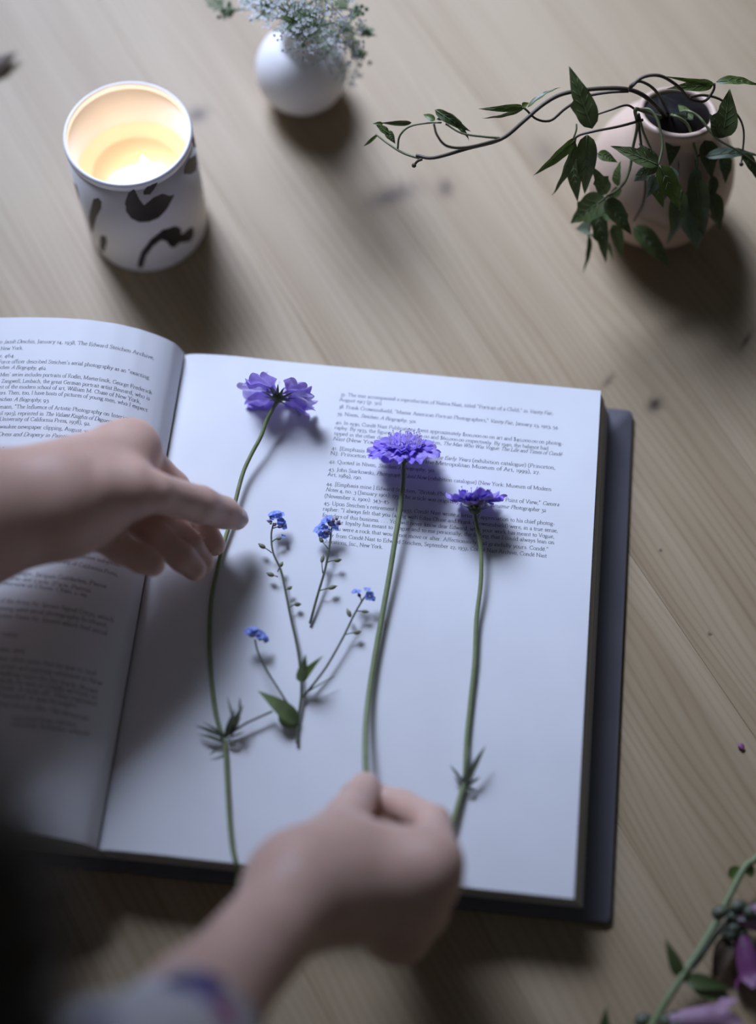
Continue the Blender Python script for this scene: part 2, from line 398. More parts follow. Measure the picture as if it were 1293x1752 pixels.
for i in range(NR):
    f1, f0 = (i+1)/NR, i/NR
    us, tp, bt = [], [], []
    for k in range(14):
        s = (k/13)**1.5
        def edge(f): return PWD+0.0075*(1-f)**1.0
        jit = rnd.uniform(-.0004, .0004)
        ut, ub = 0.0004+s*(edge(f1)+jit-.0004), 0.0004+s*(edge(f0)+jit-.0004)
        us.append((ut, ub)); tp.append(CZ+(zr(s*PWD)-CZ-0.0004)*f1-0.00012); bt.append(CZ+(zr(s*PWD)-CZ-0.0004)*f0)
    part('page_section', slab(us, tp, bt, 0.0003+rnd.uniform(0, .0004), PHT-0.0003-rnd.uniform(0, .0005)), M['edge'], book, smooth=False)
NL = 12
for i in range(NL):
    f1, f0 = (i+1)/NL, i/NL; us, tp, bt = [], [], []
    for k in range(20):
        s = (k/19)**1.7; e1_, e0_ = 0.235+0.012*(1-f1), 0.235+0.012*(1-f0)
        us.append((-(0.0004+s*e1_), -(0.0004+s*e0_))); tp.append(CZ+(zl(s*.235)-CZ-0.0004)*f1-0.00012); bt.append(CZ+(zl(s*.235)-CZ-0.0004)*f0)
    us, tp, bt = us[::-1], tp[::-1], bt[::-1]
    part('page_section', slab(us, tp, bt, 0.0003+rnd.uniform(0, .0004), PHT-0.0003-rnd.uniform(0, .0005)), M['edge'], book, smooth=False)
def sheet(us, zf, v0, v1, t=0.00025):
    vs_, fs_ = [], []; nv = 6; n = len(us)
    for s_ in (0, -t):
        for j in range(nv+1):
            for u in us: vs_.append(bk(u, v0+(v1-v0)*j/nv, zf(u)+s_))
    m = n*(nv+1)
    for j in range(nv):
        for k in range(n-1):
            a = j*n+k; fs_.append((a, a+1, a+n+1, a+n)); fs_.append((m+a+1, m+a, m+a+n, m+a+n+1))
    for k in range(n-1):
        fs_.append((k+1, k, m+k, m+k+1)); a = nv*n+k; fs_.append((a, a+1, m+a+1, m+a))
    for j in range(nv):
        a = j*n; fs_.append((a, a+n, m+a+n, m+a)); a = j*n+n-1; fs_.append((a+n, a, m+a, m+a+n))
    return vs_, fs_
usr = sorted([PWD*(k/40)**1.6 for k in range(41)])
part('page', sheet(usr, zr, 0, PHT), M['paper'], book)
usl = sorted([-0.235*(k/60)**1.6 for k in range(61)])
part('page', sheet(usl, lambda u: zl(-u), 0, PHT), M['paper'], book)

# ---- printed text: old-style serif letters drawn with a broad pen, units of 1/100 em
GL = {
'a':"38|C8,34 16,42 26,40 29,30 29,6|C29,6 33,0 38,3|C29,26 10,22 6,10 14,0 24,3 29,9",
'b':"46|L8,70 8,3|C8,34 20,43 36,38 42,20 33,2 18,0 8,5|L1,68 8,70",
'c':"38|C34,34 26,42 12,38 5,20 12,3 24,0 36,8",
'd':"47|L37,70 37,0|C37,34 26,43 11,38 5,20 12,2 24,0 37,8|L29,68 37,70|L37,1 45,2",
'e':"38|L6,23 34,25|C34,25 31,39 20,43 9,36 5,20 12,3 24,0 35,8",
'f':"28|C33,64 26,71 15,66 13,50|L13,52 13,0|L3,40 27,40|S13,0",
'g':"42|O20,42 8,38 7,28 14,18 26,18 33,28 30,38|C14,18 6,12 14,5 30,3 38,-6 30,-20 12,-21 3,-13 8,-3 14,4|L31,38 42,41",
'h':"48|L9,70 9,0|C9,32 20,42 32,40 37,28 37,0|S9,0|S37,0|L2,68 9,70",
'i':"22|L11,41 11,0|S11,0|L4,38 11,41|D11,60",
'j':"20|L11,41 11,-10|C11,-10 8,-21 -2,-21|L4,38 11,41|D11,60",
'k':"46|L9,70 9,0|L9,17 33,40|L17,24 40,0|S9,0|S32,40|S41,0|L2,68 9,70",
'l':"22|L11,70 11,0|S11,0|L4,68 11,70",
'm':"72|L9,41 9,0|C9,32 18,42 29,39 34,28 34,0|C34,32 44,42 55,39 60,28 60,0|S9,0|S34,0|S60,0|L2,38 9,41",
'n':"48|L9,41 9,0|C9,32 20,42 32,40 37,28 37,0|S9,0|S37,0|L2,38 9,41",
'o':"44|O22,42 9,37 4,21 9,5 22,0 35,5 40,21 35,37",
'p':"46|L9,41 9,-24|C9,34 20,43 36,38 42,20 33,2 18,0 9,5|S9,-24|L2,38 9,41",
'q':"46|L37,42 37,-24|C37,34 26,43 11,38 5,20 12,2 24,0 37,8|S37,-24",
'r':"34|L9,41 9,0|C9,30 17,40 30,38|S9,0|L2,38 9,41",
's':"32|C28,34 19,42 8,36 10,26 23,19 28,10 20,0 10,1 4,9",
't':"28|L13,54 13,8|C13,8 16,0 27,4|L3,40 26,40",
'u':"48|L9,40 9,12|C9,12 13,0 25,0 37,10|L37,40 37,1|L2,40 9,40|L30,40 37,40|L37,1 45,2",
'v':"42|L5,40 21,0|L21,0 37,40|S5,40|S37,40",
'w':"62|L5,40 19,0|L19,0 31,38|L31,38 44,0|L44,0 57,40|S5,40|S31,40|S57,40",
'x':"42|L6,40 36,0|L35,40 6,0|S6,40|S35,40|S6,0|S36,0",
'y':"42|L5,40 21,2|L37,40 18,-8|C18,-8 12,-22 2,-20|S5,40|S37,40",
'z':"38|L5,40 33,40|L33,40 5,0|L5,0 34,0|L5,40 5,32|L34,0 34,8",
'A':"62|L6,0 30,66|L30,66 56,0|L16,24 46,24|S6,0|S56,0",
'B':"54|L10,66 10,0|C10,66 34,67 42,54 34,38 10,36|C10,36 40,38 48,18 38,0 10,0|S10,0",
'C':"60|C54,54 40,67 22,62 6,34 20,4 40,0 55,12|L54,54 54,66",
'D':"66|L10,66 10,0|C10,66 40,68 60,48 60,20 40,-1 10,0|S10,66|S10,0",
'E':"52|L10,66 10,0|L10,66 44,66|L10,35 38,35|L10,0 46,0|L44,66 44,56|L46,0 47,12|L38,41 38,29|S10,0",
'F':"48|L10,66 10,0|L10,66 44,66|L10,35 36,35|L44,66 44,55|L36,41 36,29|S10,0",
'G':"66|C56,54 42,67 22,62 6,34 20,4 40,0 56,8|L56,8 56,28|S56,28|L56,54 56,66",
'H':"68|L10,66 10,0|L56,66 56,0|L10,35 56,35|S10,0|S10,66|S56,0|S56,66",
'I':"28|L14,66 14,0|S14,66|S14,0",
'J':"30|L18,66 18,2|C18,2 14,-14 2,-14|S18,66",
'K':"62|L10,66 10,0|L10,30 48,66|L22,40 54,0|S10,0|S10,66|S48,66|S55,0",
'L':"50|L10,66 10,0|L10,0 44,0|L44,0 46,14|S10,66|S10,0",
'M':"80|L10,66 10,0|L10,66 40,4|L40,4 68,66|L68,66 70,0|S10,0|S70,0|S8,66|S70,66",
'N':"68|L10,66 10,0|L10,66 56,0|L56,66 56,0|S10,0|S8,66|S56,66",
'O':"68|O34,67 14,58 6,33 14,8 34,-1 54,8 62,33 54,58",
'P':"50|L10,66 10,0|C10,66 36,68 46,50 34,32 10,32|S10,0",
'Q':"68|O34,67 14,58 6,33 14,8 34,-1 54,8 62,33 54,58|C34,0 48,-14 66,-14",
'R':"58|L10,66 10,0|C10,66 36,68 44,51 34,36 10,34|L24,34 54,0|S10,0|S55,0",
'S':"44|C36,56 26,67 10,60 12,44 32,28 38,14 26,-1 10,2 5,14|L36,56 36,66",
'T':"58|L28,66 28,0|L5,66 52,66|L5,66 5,54|L52,66 52,54|S28,0",
'U':"66|L10,66 10,20|C10,20 16,-1 34,-1 52,4 56,22|L56,22 56,66|S10,66|S56,66",
'V':"60|L6,66 30,0|L30,0 54,66|S6,66|S54,66",
'W':"88|L6,66 26,0|L26,0 44,64|L44,64 62,0|L62,0 82,66|S6,66|S44,66|S82,66",
'Y':"58|L5,66 28,32|L52,66 28,32|L28,32 28,0|S5,66|S52,66|S28,0",
'Z':"56|L8,66 48,66|L48,66 6,0|L6,0 50,0|L50,0 51,12|L8,66 8,55",
'0':"44|O22,41 9,36 4,20 9,5 22,0 35,5 40,20 35,36",
'1':"26|L13,41 13,0|S13,0|S13,41",
'2':"40|C6,32 14,42 28,40 30,28 20,14 5,1|L5,1 35,1|L35,1 36,9",
'3':"38|C8,36 18,43 30,36 26,22 14,18|C14,18 34,16 34,-8 20,-22 4,-18",
'4':"44|L28,42 4,2|L4,2 40,2|L30,42 30,-22",
'5':"38|L12,40 32,42|L12,40 10,18|C10,18 30,20 34,-2 22,-20 4,-20",
'6':"44|C36,66 18,58 6,34 8,10 22,0 36,8 38,24 26,38 10,28",
'7':"40|L5,40 36,40|L36,40 14,-22|L5,40 5,32",
'8':"42|O20,66 8,58 10,42 28,30 37,16 30,2 18,-1 6,8 8,24 28,38 33,54",
'9':"44|C8,-22 26,-14 38,8 36,32 22,42 8,34 6,18 18,4 34,14",
'.':"20|D9,3",',':"20|D9,3|C11,3 11,-6 5,-12",':':"20|D9,3|D9,34",';':"20|D9,34|D9,3|C11,3 11,-6 5,-12",
'-':"30|L4,18 24,18",'–':"48|L3,18 43,18",'(':"28|C24,72 8,50 8,6 24,-18",')':"28|C4,72 20,50 20,6 4,-18",
'[':"26|L22,72 10,72|L10,72 10,-16|L10,-16 22,-16",']':"26|L4,72 16,72|L16,72 16,-16|L16,-16 4,-16",
'“':"34|D9,56|C8,57 8,64 13,70|D22,56|C21,57 21,64 26,70",'”':"34|D9,66|C11,65 11,58 6,52|D22,66|C24,65 24,58 19,52",'’':"20|D9,66|C11,65 11,58 6,52",
'$':"44|C35,52 26,62 10,56 12,42 32,28 36,14 26,2 10,4 5,14|L21,72 21,-8",' ':"24",
}
GL['é'] = GL['e']+"|L18,50 28,66"
NIB = math.radians(14)
def glyph(g, cache={}):
    if g in cache: return cache[g]
    d = GL.get(g, GL['-']).split('|'); w = float(d[0]); quads = []
    def ribbon(P, closed=False):
        L_, n = [], len(P)
        for i in range(n):
            a = P[(i-1) % n] if closed or i > 0 else P[i]; b = P[(i+1) % n] if closed or i < n-1 else P[i]
            tx, ty = b[0]-a[0], b[1]-a[1]; l = math.hypot(tx, ty)+1e-9; nx, ny = -ty/l, tx/l
            hw = 0.5*(2.6+5.0*abs(nx*math.cos(NIB)+ny*math.sin(NIB)))
            L_.append(((P[i][0]+nx*hw, P[i][1]+ny*hw), (P[i][0]-nx*hw, P[i][1]-ny*hw)))
        m = n if closed else n-1
        for i in range(m):
            a, b = L_[i], L_[(i+1) % n]; quads.append((a[0], a[1], b[1], b[0]))
    for s in d[1:]:
        pts = [tuple(map(float, q.split(','))) for q in s[1:].split()]
        if s[0] == 'L': ribbon(pts)
        elif s[0] == 'C': ribbon([tuple(q) for q in spline(pts, 3)])
        elif s[0] == 'O':
            q = pts[-2:]+pts+pts[:2]; sp_ = spline(q, 3); ribbon([tuple(z) for z in sp_[6:6+3*len(pts)]], True)
        elif s[0] == 'S':
            x, y = pts[0]; quads.append(((x-9, y-1.6), (x+9, y-1.6), (x+9, y+1.6), (x-9, y+1.6)))
        elif s[0] == 'D':
            x, y = pts[0]; r = 4.6; quads.append(((x-r, y-r*.6), (x+r*.2, y-r), (x+r, y+r*.5), (x-r*.3, y+r)))
    cache[g] = (w, quads); return cache[g]
def typeset(lines, toUV, unit, zfun):
    """lines: (left pixel, right pixel, text); *stars* set italics"""
    vs_, fs_ = [], []
    for (x0, y0, x1, y1, txt) in lines:
        a, b = toUV(x0, y0), toUV(x1, y1); adv = 0.0; gl = []; it = False
        for ch in txt:
            if ch == '*': it = not it; continue
            w, q = glyph(ch); w = w*(0.92 if it else 1.0); gl.append((adv, q, it)); adv += w+1.5
        L_ = math.hypot(b[0]-a[0], b[1]-a[1]); sc = L_/adv
        du, dv = (b[0]-a[0])/L_, (b[1]-a[1])/L_
        for (ox, q, it_) in gl:
            for quad in q:
                n = len(vs_)
                for (gx, gy) in quad:
                    xx = (ox+(gx*0.92+gy*0.24 if it_ else gx))*sc; yy = gy*unit
                    u, v = a[0]+du*xx+dv*yy, a[1]+dv*xx-du*yy
                    vs_.append(bk(u, v, zfun(u)+0.00008))
                fs_.append((n, n+1, n+2, n+3))
    return vs_, fs_
def uv_right(px, py):
    p = at(px, py, ZT); return (float(p@E1), float(p@E2))
def uv_left(px, py):
    z = 0.062
    for _ in range(400):
        p = at(px, py, z); u = float(p@E1)
        if z <= zl(-u): break
        z -= 0.0001
    return (float(p@E1), float(p@E2))
RT = [
(582,677,946,710,"37. The text accompanied a reproduction of Natica Nast, titled “Portrait of a Child,” in *Vanity Fair,*"),
(580,686,654,693,"August 1917 (p. 50)."),
(579,698,956,734,"38. Frank Crowninshield, “Master American Portrait Photographers,” *Vanity Fair*, January 23, 1923, 54."),
(576,710,713,724,"39. Niven, *Steichen: A Biography*, 501."),
(574,725,963,762,"40. In 1930, Condé Nast Publications spent approximately $100,000.00 on art and $40,000.00 on photog-"),
(572,734,938,770,"raphy. By 1933, the figures were $70,000.00 and $60,000.00 respectively. By 1940, the balance had"),
(571,744,961,780,"tipped in the other direction, Caroline Seebohm, *The Man Who Was Vogue: The Life and Times of Condé*"),
(569,753,735,769,"*Nast* (New York: Viking, 1982), 178."),
(567,769,950,803,"41. [Emphasis mine.] Edward Steichen in *The Early Years* (exhibition catalogue) (Princeton,"),
(565,778,924,811,"NJ: Princeton University Press with the Metropolitan Museum of Art, 1999), 27."),
(563,792,745,808,"42. Quoted in Niven, *Steichen: A Biography*, 512."),
(562,805,943,840,"43. John Szarkowski, *Photography Until Now* (exhibition catalogue) (New York: Museum of Modern"),
(560,814,619,820,"Art, 1989), 190."),
(558,830,956,866,"44. [Emphasis mine.] Edward Steichen, “British Photography from a Foreign Point of View,” *Camera*"),
(557,840,934,876,"*Notes* 4, no. 3 (January 1901): 175. The article was originally published in *Amateur Photographer* 32"),
(555,851,667,861,"(November 2, 1900): 343–45."),
(554,863,949,899,"45. Upon Steichen’s retirement in 1937, Condé Nast wrote a letter of appreciation to his chief photog-"),
(552,873,954,911,"rapher: “I always felt that you (along with Edna Chase and Frank Crowninshield) were, in a true sense,"),
(551,884,948,921,"founders of this business. . . . You will never know dear Edward, what your work has meant to Vogue,"),
(550,894,948,931,"that your loyalty has meant to Vogue and to me personally; the feeling that I could always lean on"),
(549,905,938,943,"that you were a rock that would not move or alter. Affectionately and gratefully yours. Condé.”"),
(548,917,935,954,"Letter from Condé Nast to Edward Steichen, September 27, 1937, Condé Nast Archive, Condé Nast"),
(547,928,655,939,"Publications, Inc., New York."),
(472,1446,512,1450,"29 Notes")]
LT = [
(-40,588,264,616,"Steichen to *Jacob Deschin*, January 14, 1938, The Edward Steichen Archive,"),
(-30,600,40,598,"George, New York."),(-40,612,26,611,"*Biography*, 464."),
(-3,622,255,649,"Force officer described Steichen’s aerial photography as an “exacting"),
(-12,631,80,633,"*Steichen: A Biography*, 462."),
(0,644,260,675,"Men’ series includes portraits of Rodin, Maeterlinck, George Frederick"),
(2,655,256,685,"Zangwell, Lenbach, the great German portrait artist Besnard, who is"),
(-12,665,241,691,"ment of the modern school of art, William M. Chase of New York,"),
(-6,675,252,705,"hers. Then, too, I have hosts of pictures of young men, who I expect"),
(-10,686,85,688,"*Steichen: A Biography*, 93."),
(-18,699,221,720,"Hartmann, “The Influence of Artistic Photography on Interior"),
(-14,710,252,742,"April 1903), reprinted in *The Valiant Knights of Daguerre* by Henry W."),
(-10,720,155,728,"y: University of California Press, 1978), 92."),
(-14,733,175,745,"Milwaukee newspaper clipping, August 30, 1901,"),
(-4,746,170,757,"*Dress and Drapery in Painting* (London:"),
(-14,771,7,771,"ago.”"),
(60,946,205,970,"by the latter’s extensive subjects,"),(40,956,202,987,"Berkeley: University of California Press,"),
(-20,981,182,1007,"*Camille* Bellanger, Jacques Guéderlen, Pierre"),(-20,989,155,1014,"*peinture française* 3 vols. (Paris: Pierres"),(-20,999,150,1022,"*in an overview* in Classic Ohio, 1–19."),
(-20,1029,195,1065,"part of the Army Air Service Signal Corps, which"),(-20,1042,184,1074,"not seeing some aerial photography firsthand,"),(-20,1055,183,1087,"Volunteer Force Air Service which had aerial"),
(-20,1086,32,1089,"ary 1919."),(-20,1112,45,1118,"pp. xxi–xvii."),
(-20,1128,164,1156,"Former often notes that he was in bed"),(-20,1141,175,1173,"watercolor and painting exhibited in New"),(-20,1152,167,1187,"the walking tours for his Early Shows"),(-20,1165,166,1197,"Deborah, he was in Oddly written in"),
(-20,1178,165,1208,"and built. It took off. They exposed"),(-20,1191,134,1212,"and handed. It was brought,"),(-20,1205,152,1233,"printing Library, Ohio, The American"),(20,1232,130,1243,"reprinted from various"),(20,1242,152,1259,"overseas fashions school")]
def pr(name, vf): return part(name, vf, M['ink'], book, smooth=False)
pr('printed_text', typeset(RT, uv_right, 3.3e-5, zr))
pr('printed_text', typeset(LT, uv_left, 3.4e-5, lambda u: zl(-u)))

# ------------------------------------------------------------------ candle
CC = np.array([-0.0313, 0.1104, 0.0]); CR, CH = 0.0373, 0.0905
candle = thing('candle', 'lit candle in a white ceramic jar with dark brush marks, beside the book', 'candle', CC)
ri = CR-0.0026
part('jar', lathe([(0.0, 0.0), (CR-.003, 0.0), (CR-.0008, .001), (CR, .003), (CR, CH-.004), (ri, CH-.004), (ri, .006), (0, .006)], CC, 96), M['jar'], candle)
part('rim', lathe([(ri, CH-.004), (ri+.0001, CH-.0012), (ri+.0007, CH-.0002), (CR-.0013, CH), (CR-.0004, CH-.0004), (CR+.00003, CH-.0014), (CR+.00003, CH-.0045)], CC, 96, closed=True), M['rim'], candle)
WZ = 0.050
part('wax', lathe([(0.0, .0065), (ri-.0002, .0065), (ri-.0002, WZ+.006), (ri-.002, WZ+.0045), (ri-.005, WZ+.0025), (ri-.0085, WZ+.0004), (0, WZ)], CC, 72), M['wax'], candle)
fx = at(249, 296, WZ+.012); fx[2] = 0
part('melted_pool', lathe([(0, WZ+.0007), (.016, WZ+.0008), (.0262, WZ+.0009), (.0268, WZ+.0006), (.026, WZ+.0002), (0, WZ+.0001)], CC, 64), M['melt'], candle)
part('wick', tube(spline([fx+[0, 0, WZ], fx+[.0003, 0, WZ+.004], fx+[.0012, 0, WZ+.008]], 4), .0008, 6), M['wick'], candle)
fl_prof = [(0.0, 0), (.0020, .0015), (.0036, .0045), (.0042, .0075), (.0038, .0115), (.0026, .016), (.0012, .0200), (0.0, .0235)]
part('flame', lathe(fl_prof, fx+[.0004, 0, WZ+.006], 20), M['flame'], candle)
pl = bpy.data.lights.new('candle_light', 'POINT'); pl.energy = 0.05; pl.color = (1.0, 0.66, 0.35); pl.shadow_soft_size = 0.004
plo = bpy.data.objects.new('candle_light', pl); COL.objects.link(plo); plo.location = tuple(fx+[0.0004, 0, WZ+.0325])
def on_jar(px, py):
    d = ray(px, py); o = CAM-CC; a = d[0]**2+d[1]**2; b = o[0]*d[0]+o[1]*d[1]; c = o[0]**2+o[1]**2-CR**2
    disc = b*b-a*c
    t = (-b-math.sqrt(max(disc, 0)))/a; p = o+d*t
    return math.atan2(p[1], p[0]), p[2]
def mark(outline):
    """brush mark painted round the jar: the outline filled by a fan of small strips that follow the wall"""
    pts = [on_jar(*p) for p in outline]; pts = [(a*CR, z) for a, z in pts]; st = .00045
    lo_ = [min(p[i] for p in pts) for i in (0, 1)]; hi_ = [max(p[i] for p in pts) for i in (0, 1)]; idx = {}; vs_, fs_ = [], []
    def vid(i, j):
        if (i, j) not in idx:
            a, z = (lo_[0]+i*st)/CR, lo_[1]+j*st; idx[(i, j)] = len(vs_)
            vs_.append((CC[0]+(CR+.00012)*math.cos(a), CC[1]+(CR+.00012)*math.sin(a), z))
        return idx[(i, j)]
    for i in range(int((hi_[0]-lo_[0])/st)+1):
        for j in range(int((hi_[1]-lo_[1])/st)+1):
            x, y = lo_[0]+(i+.5)*st, lo_[1]+(j+.5)*st; inside = False
            if not .0035 < y < CH-.003: continue
            for (ax_, ay_), (bx_, by_) in zip(pts, pts[1:]+pts[:1]):
                if (ay_ > y) != (by_ > y) and x < (bx_-ax_)*(y-ay_)/(by_-ay_)+ax_: inside = not inside
            if inside: fs_.append((vid(i, j), vid(i+1, j), vid(i+1, j+1), vid(i, j+1)))
    part('brush_mark', (vs_, fs_), M['brush'], candle)
MK = [[(229,322),(219,331),(214,346),(216,362),(225,374),(238,380),(255,379),(272,372),(285,358),(298,333),(290,335),(277,331),(262,338),(246,351),(238,340)],
      [(246,333),(245,327),(252,319),(270,311),(266,320),(257,332)],
      [(160,340),(168,338),(174,345),(173,356),(165,372),(159,398),(155,392),(152,375),(156,355)],
      [(173,402),(182,405),(183,415),(178,433),(171,425),(171,410)],
      [(236,458),(236,448),(242,430),(258,409),(278,393),(300,386),(309,391),(310,401),(326,388),(331,391),(331,404),(325,413),(308,415),(297,424),(291,422),(285,413),(276,410),(262,421),(250,437),(244,458)],
      [(314,297),(316,284),(322,272),(335,262),(337,278),(335,292),(325,298)],
      [(124,305),(132,318),(136,335),(137,352),(132,340),(127,322)],
      [(332,228),(336,236),(336,254),(331,252),(328,240)]]
for m_ in MK: mark(m_)

# ------------------------------------------------------------------ white bud vase with white umbels
VB = at(519, 161, 0.0); VR = 0.0295
vase = thing('bud_vase', 'small round matte white bud vase holding white flowers behind the candle', 'vase', VB)
prof = [(0.0, 0.0), (.013, 0.0), (.0168, .0015)]
for k in range(1, 12):
    a = math.radians(-52+k*11.2); prof.append((VR*math.cos(a), 0.0247+VR*.97*math.sin(a)))
prof += [(.0115, .0550), (.0100, .0580), (.0096, .0630), (.0102, .0655), (.0092, .0660), (.0083, .0645), (.0085, .058), (.011, .052), (.016, .040), (.016, .010), (0, .008)]
part('body', lathe(prof, VB, 64), M['vase'], vase)
mouth = VB+np.array([0, 0, 0.064])
def umbel(center, axis, R, nray, seed):
    r = random.Random(seed); ax = np.array(axis, float); ax /= np.linalg.norm(ax)
    u = np.cross(ax, [.2, .3, .9]); u /= np.linalg.norm(u); w = np.cross(ax, u)
    white, green = [], []
    base = np.array(center, float)-ax*R*.9
    for i in range(nray):
        rr = R*math.sqrt((i+.5)/nray); a = i*2.399+r.uniform(-.2, .2)
        c = base+ax*(R*.95-.25*rr*rr/R+r.uniform(-.002, .002))+(u*math.cos(a)+w*math.sin(a))*rr
        green.append(tube([base, base+(c-base)*.55+ax*.001, c], .00028, 4, cap=False))
        for j in range(7):
            b = r.uniform(0, 6.283); q = c+(u*math.cos(b)+w*math.sin(b))*r.uniform(.0008, .0034)+ax*r.uniform(-.0008, .0012)
            s = r.uniform(.0009, .0016); k0 = r.uniform(0, 6.283); vv = [q]
            for k in range(10):
                aa = k0+k*math.pi/5; ra = s if k % 2 == 0 else s*.45
                vv.append(q+(u*math.cos(aa)+w*math.sin(aa))*ra+ax*(.0004 if k % 2 == 0 else 0))
            white.append((vv, [(0, 1+k, 1+(k+1) % 10) for k in range(10)]))
    return join(white), join(green)
def feather(base, tip, spread, seed, n=9):
    r = random.Random(seed); b, t = np.array(base, float), np.array(tip, float); ax = (t-b)/np.linalg.norm(t-b); L = np.linalg.norm(t-b)
    s = np.cross(ax, [0, 0, 1.0]); s /= np.linalg.norm(s); out = [tube([b, (b+t)/2, t], .0004, 4)]
    for i in range(n):
        for sd in (-1, 1):
            f = .2+.75*i/n; p = b+ax*L*f; l = spread*(1-.6*f)*r.uniform(.7, 1.2)
            q = p+s*sd*l+ax*l*.6+np.array([0, 0, r.uniform(-.002, .002)])
            out.append(blade(p, q, l*.35, fold=.2, shape='narrow', n=4))
            out.append(blade(p+(q-p)*.4, p+(q-p)*.4+ax*l*.5, l*.28, shape='narrow', n=3))
    return join(out)
def sprig(px, py, z, R, nray, seed, lab, grp='white sprigs in the bud vase', green=False):
    c = at(px, py, z); t = thing('flower_sprig', lab, 'flower', mouth, grp)
    mid = mouth*.5+c*.5+np.array([0, 0, .006])
    ax = c-mouth; ax = ax/np.linalg.norm(ax)+np.array([0, -.1, .5])
    path = spline([mouth-[0, 0, .05], mouth, mid, c-ax/np.linalg.norm(ax)*R*.85], 5)
    part('stem', tube(path, [.0011, .0009, .0007], 6), M['fern'], t)
    wv, gv = umbel(c, ax, R, nray, seed)
    part('umbel_rays', gv, M['fern'], t, stuff=True)
    if not green: part('florets', wv, M['white'], t, stuff=True)
    r = random.Random(seed)
    for k in range(2):
        p = path[6+k*4]; d = np.array([r.uniform(-.02, .02), r.uniform(-.02, .01), r.uniform(-.002, .014)])
        part('leaf', feather(p, p+d, .008, seed+k, 6), M['fern'], t)
    return t
for i, (px, py, z, R) in enumerate([(452, 5, .118, .013), (500, 28, .125, .015), (545, 40, .122, .016), (588, 55, .105, .015), (520, 78, .110, .011), (560, 100, .090, .012), (596, 125, .068, .010), (478, -30, .12, .016), (560, -20, .13, .017), (430, -5, .10, .011)]):
    sprig(px, py, z, R, 15 if R > .012 else 11, 20+i, 'white lacy sprig in the bud vase, '+['at the upper left of the bunch', 'left of the middle of the bunch', 'in the middle of the bunch', 'right of the middle of the bunch', 'low in front above the vase shoulder', 'low at the right, brushing the vase', 'hanging lowest down the right of the vase', 'cut by the top edge left of middle', 'cut by the top edge right of middle', 'farthest left, cut off by the top edge'][i])
for i, (px, py, z, lab) in enumerate([(385, 18, .085, 'thin green feathery sprig reaching farthest left from the bud vase'), (622, 102, .07, 'small green sprig of the bud vase ending lowest at its right'), (620, 62, .085, 'green budded sprig at the right of the bud vase, middle of three'), (618, 18, .10, 'green budded sprig at the right of the bud vase, nearest the top edge')]):
    c = at(px, py, z); t = thing('green_sprig', lab, 'sprig', mouth)
    path = spline([mouth-[0, 0, .05], mouth, mouth*.5+c*.5+np.array([0, 0, .008]), c], 6)
    part('stem', tube(path, [.0010, .0006], 6), M['fern'], t)
    for k in range(5 if i == 0 else 2):
        p = path[len(path)-1-k*2]; part('leaf', feather(p-[0, 0, .001], p+np.array([rnd.uniform(-.012, .008), rnd.uniform(-.012, .012), rnd.uniform(-.004, .006)]), .0075, 90+i*7+k, 6), M['fern'], t)
    for k in range(5):
        part('bud', ball(c+np.array([rnd.uniform(-.004, .004), rnd.uniform(-.004, .004), rnd.uniform(-.003, .003)]), .0014, 6, 4), M['fern'], t)

# ------------------------------------------------------------------ stoneware vase
PB = at(1112, 362, 0.0)
pot = thing('stoneware_vase', 'round blush stoneware vase with a small dark mouth holding trailing vines', 'vase', PB)
PR = 0.0440; prof = [(0.0, 0.0), (.024, 0.0), (.028, .0015)]
for k in range(1, 14):
    a = math.radians(-55+k*8.6); prof.append((PR*math.cos(a), 0.0375+PR*(1.0 if a < 0 else 1.22)*math.sin(a)))
prof += [(.0226, .0868), (.0222, .0912), (.0232, .0955), (.0230, .0985), (.0213, .1000), (.0195, .0992), (.0188, .096), (.0186, .090)]
vf_ = lathe(prof, PB, 72); part('body', (vf_[0], vf_[1][:-1]), M['stone'], pot)
TILT = math.tan(math.radians(15))
def lean(o):
    for v in o.data.vertices:
        f = min(1, max(0, (v.co.z-.062)/.030)); v.co.z -= (v.co.y-PB[1])*TILT*f*f*(3-2*f)
lean(bpy.data.objects['body.001'])
part('inner_wall', lathe([(.0187, .0975), (.0186, .0885), (.0200, .082), (.026, .068), (.030, .05), (.025, .02), (.0, .015), (0, .016), (.0245, .021), (.0295, .05), (.0256, .0678), (.0196, .0818), (.0182, .0886), (.0183, .0974), (.0187, .0975)], PB, 48), M['stone_in'], pot); lean(bpy.data.objects['inner_wall'])

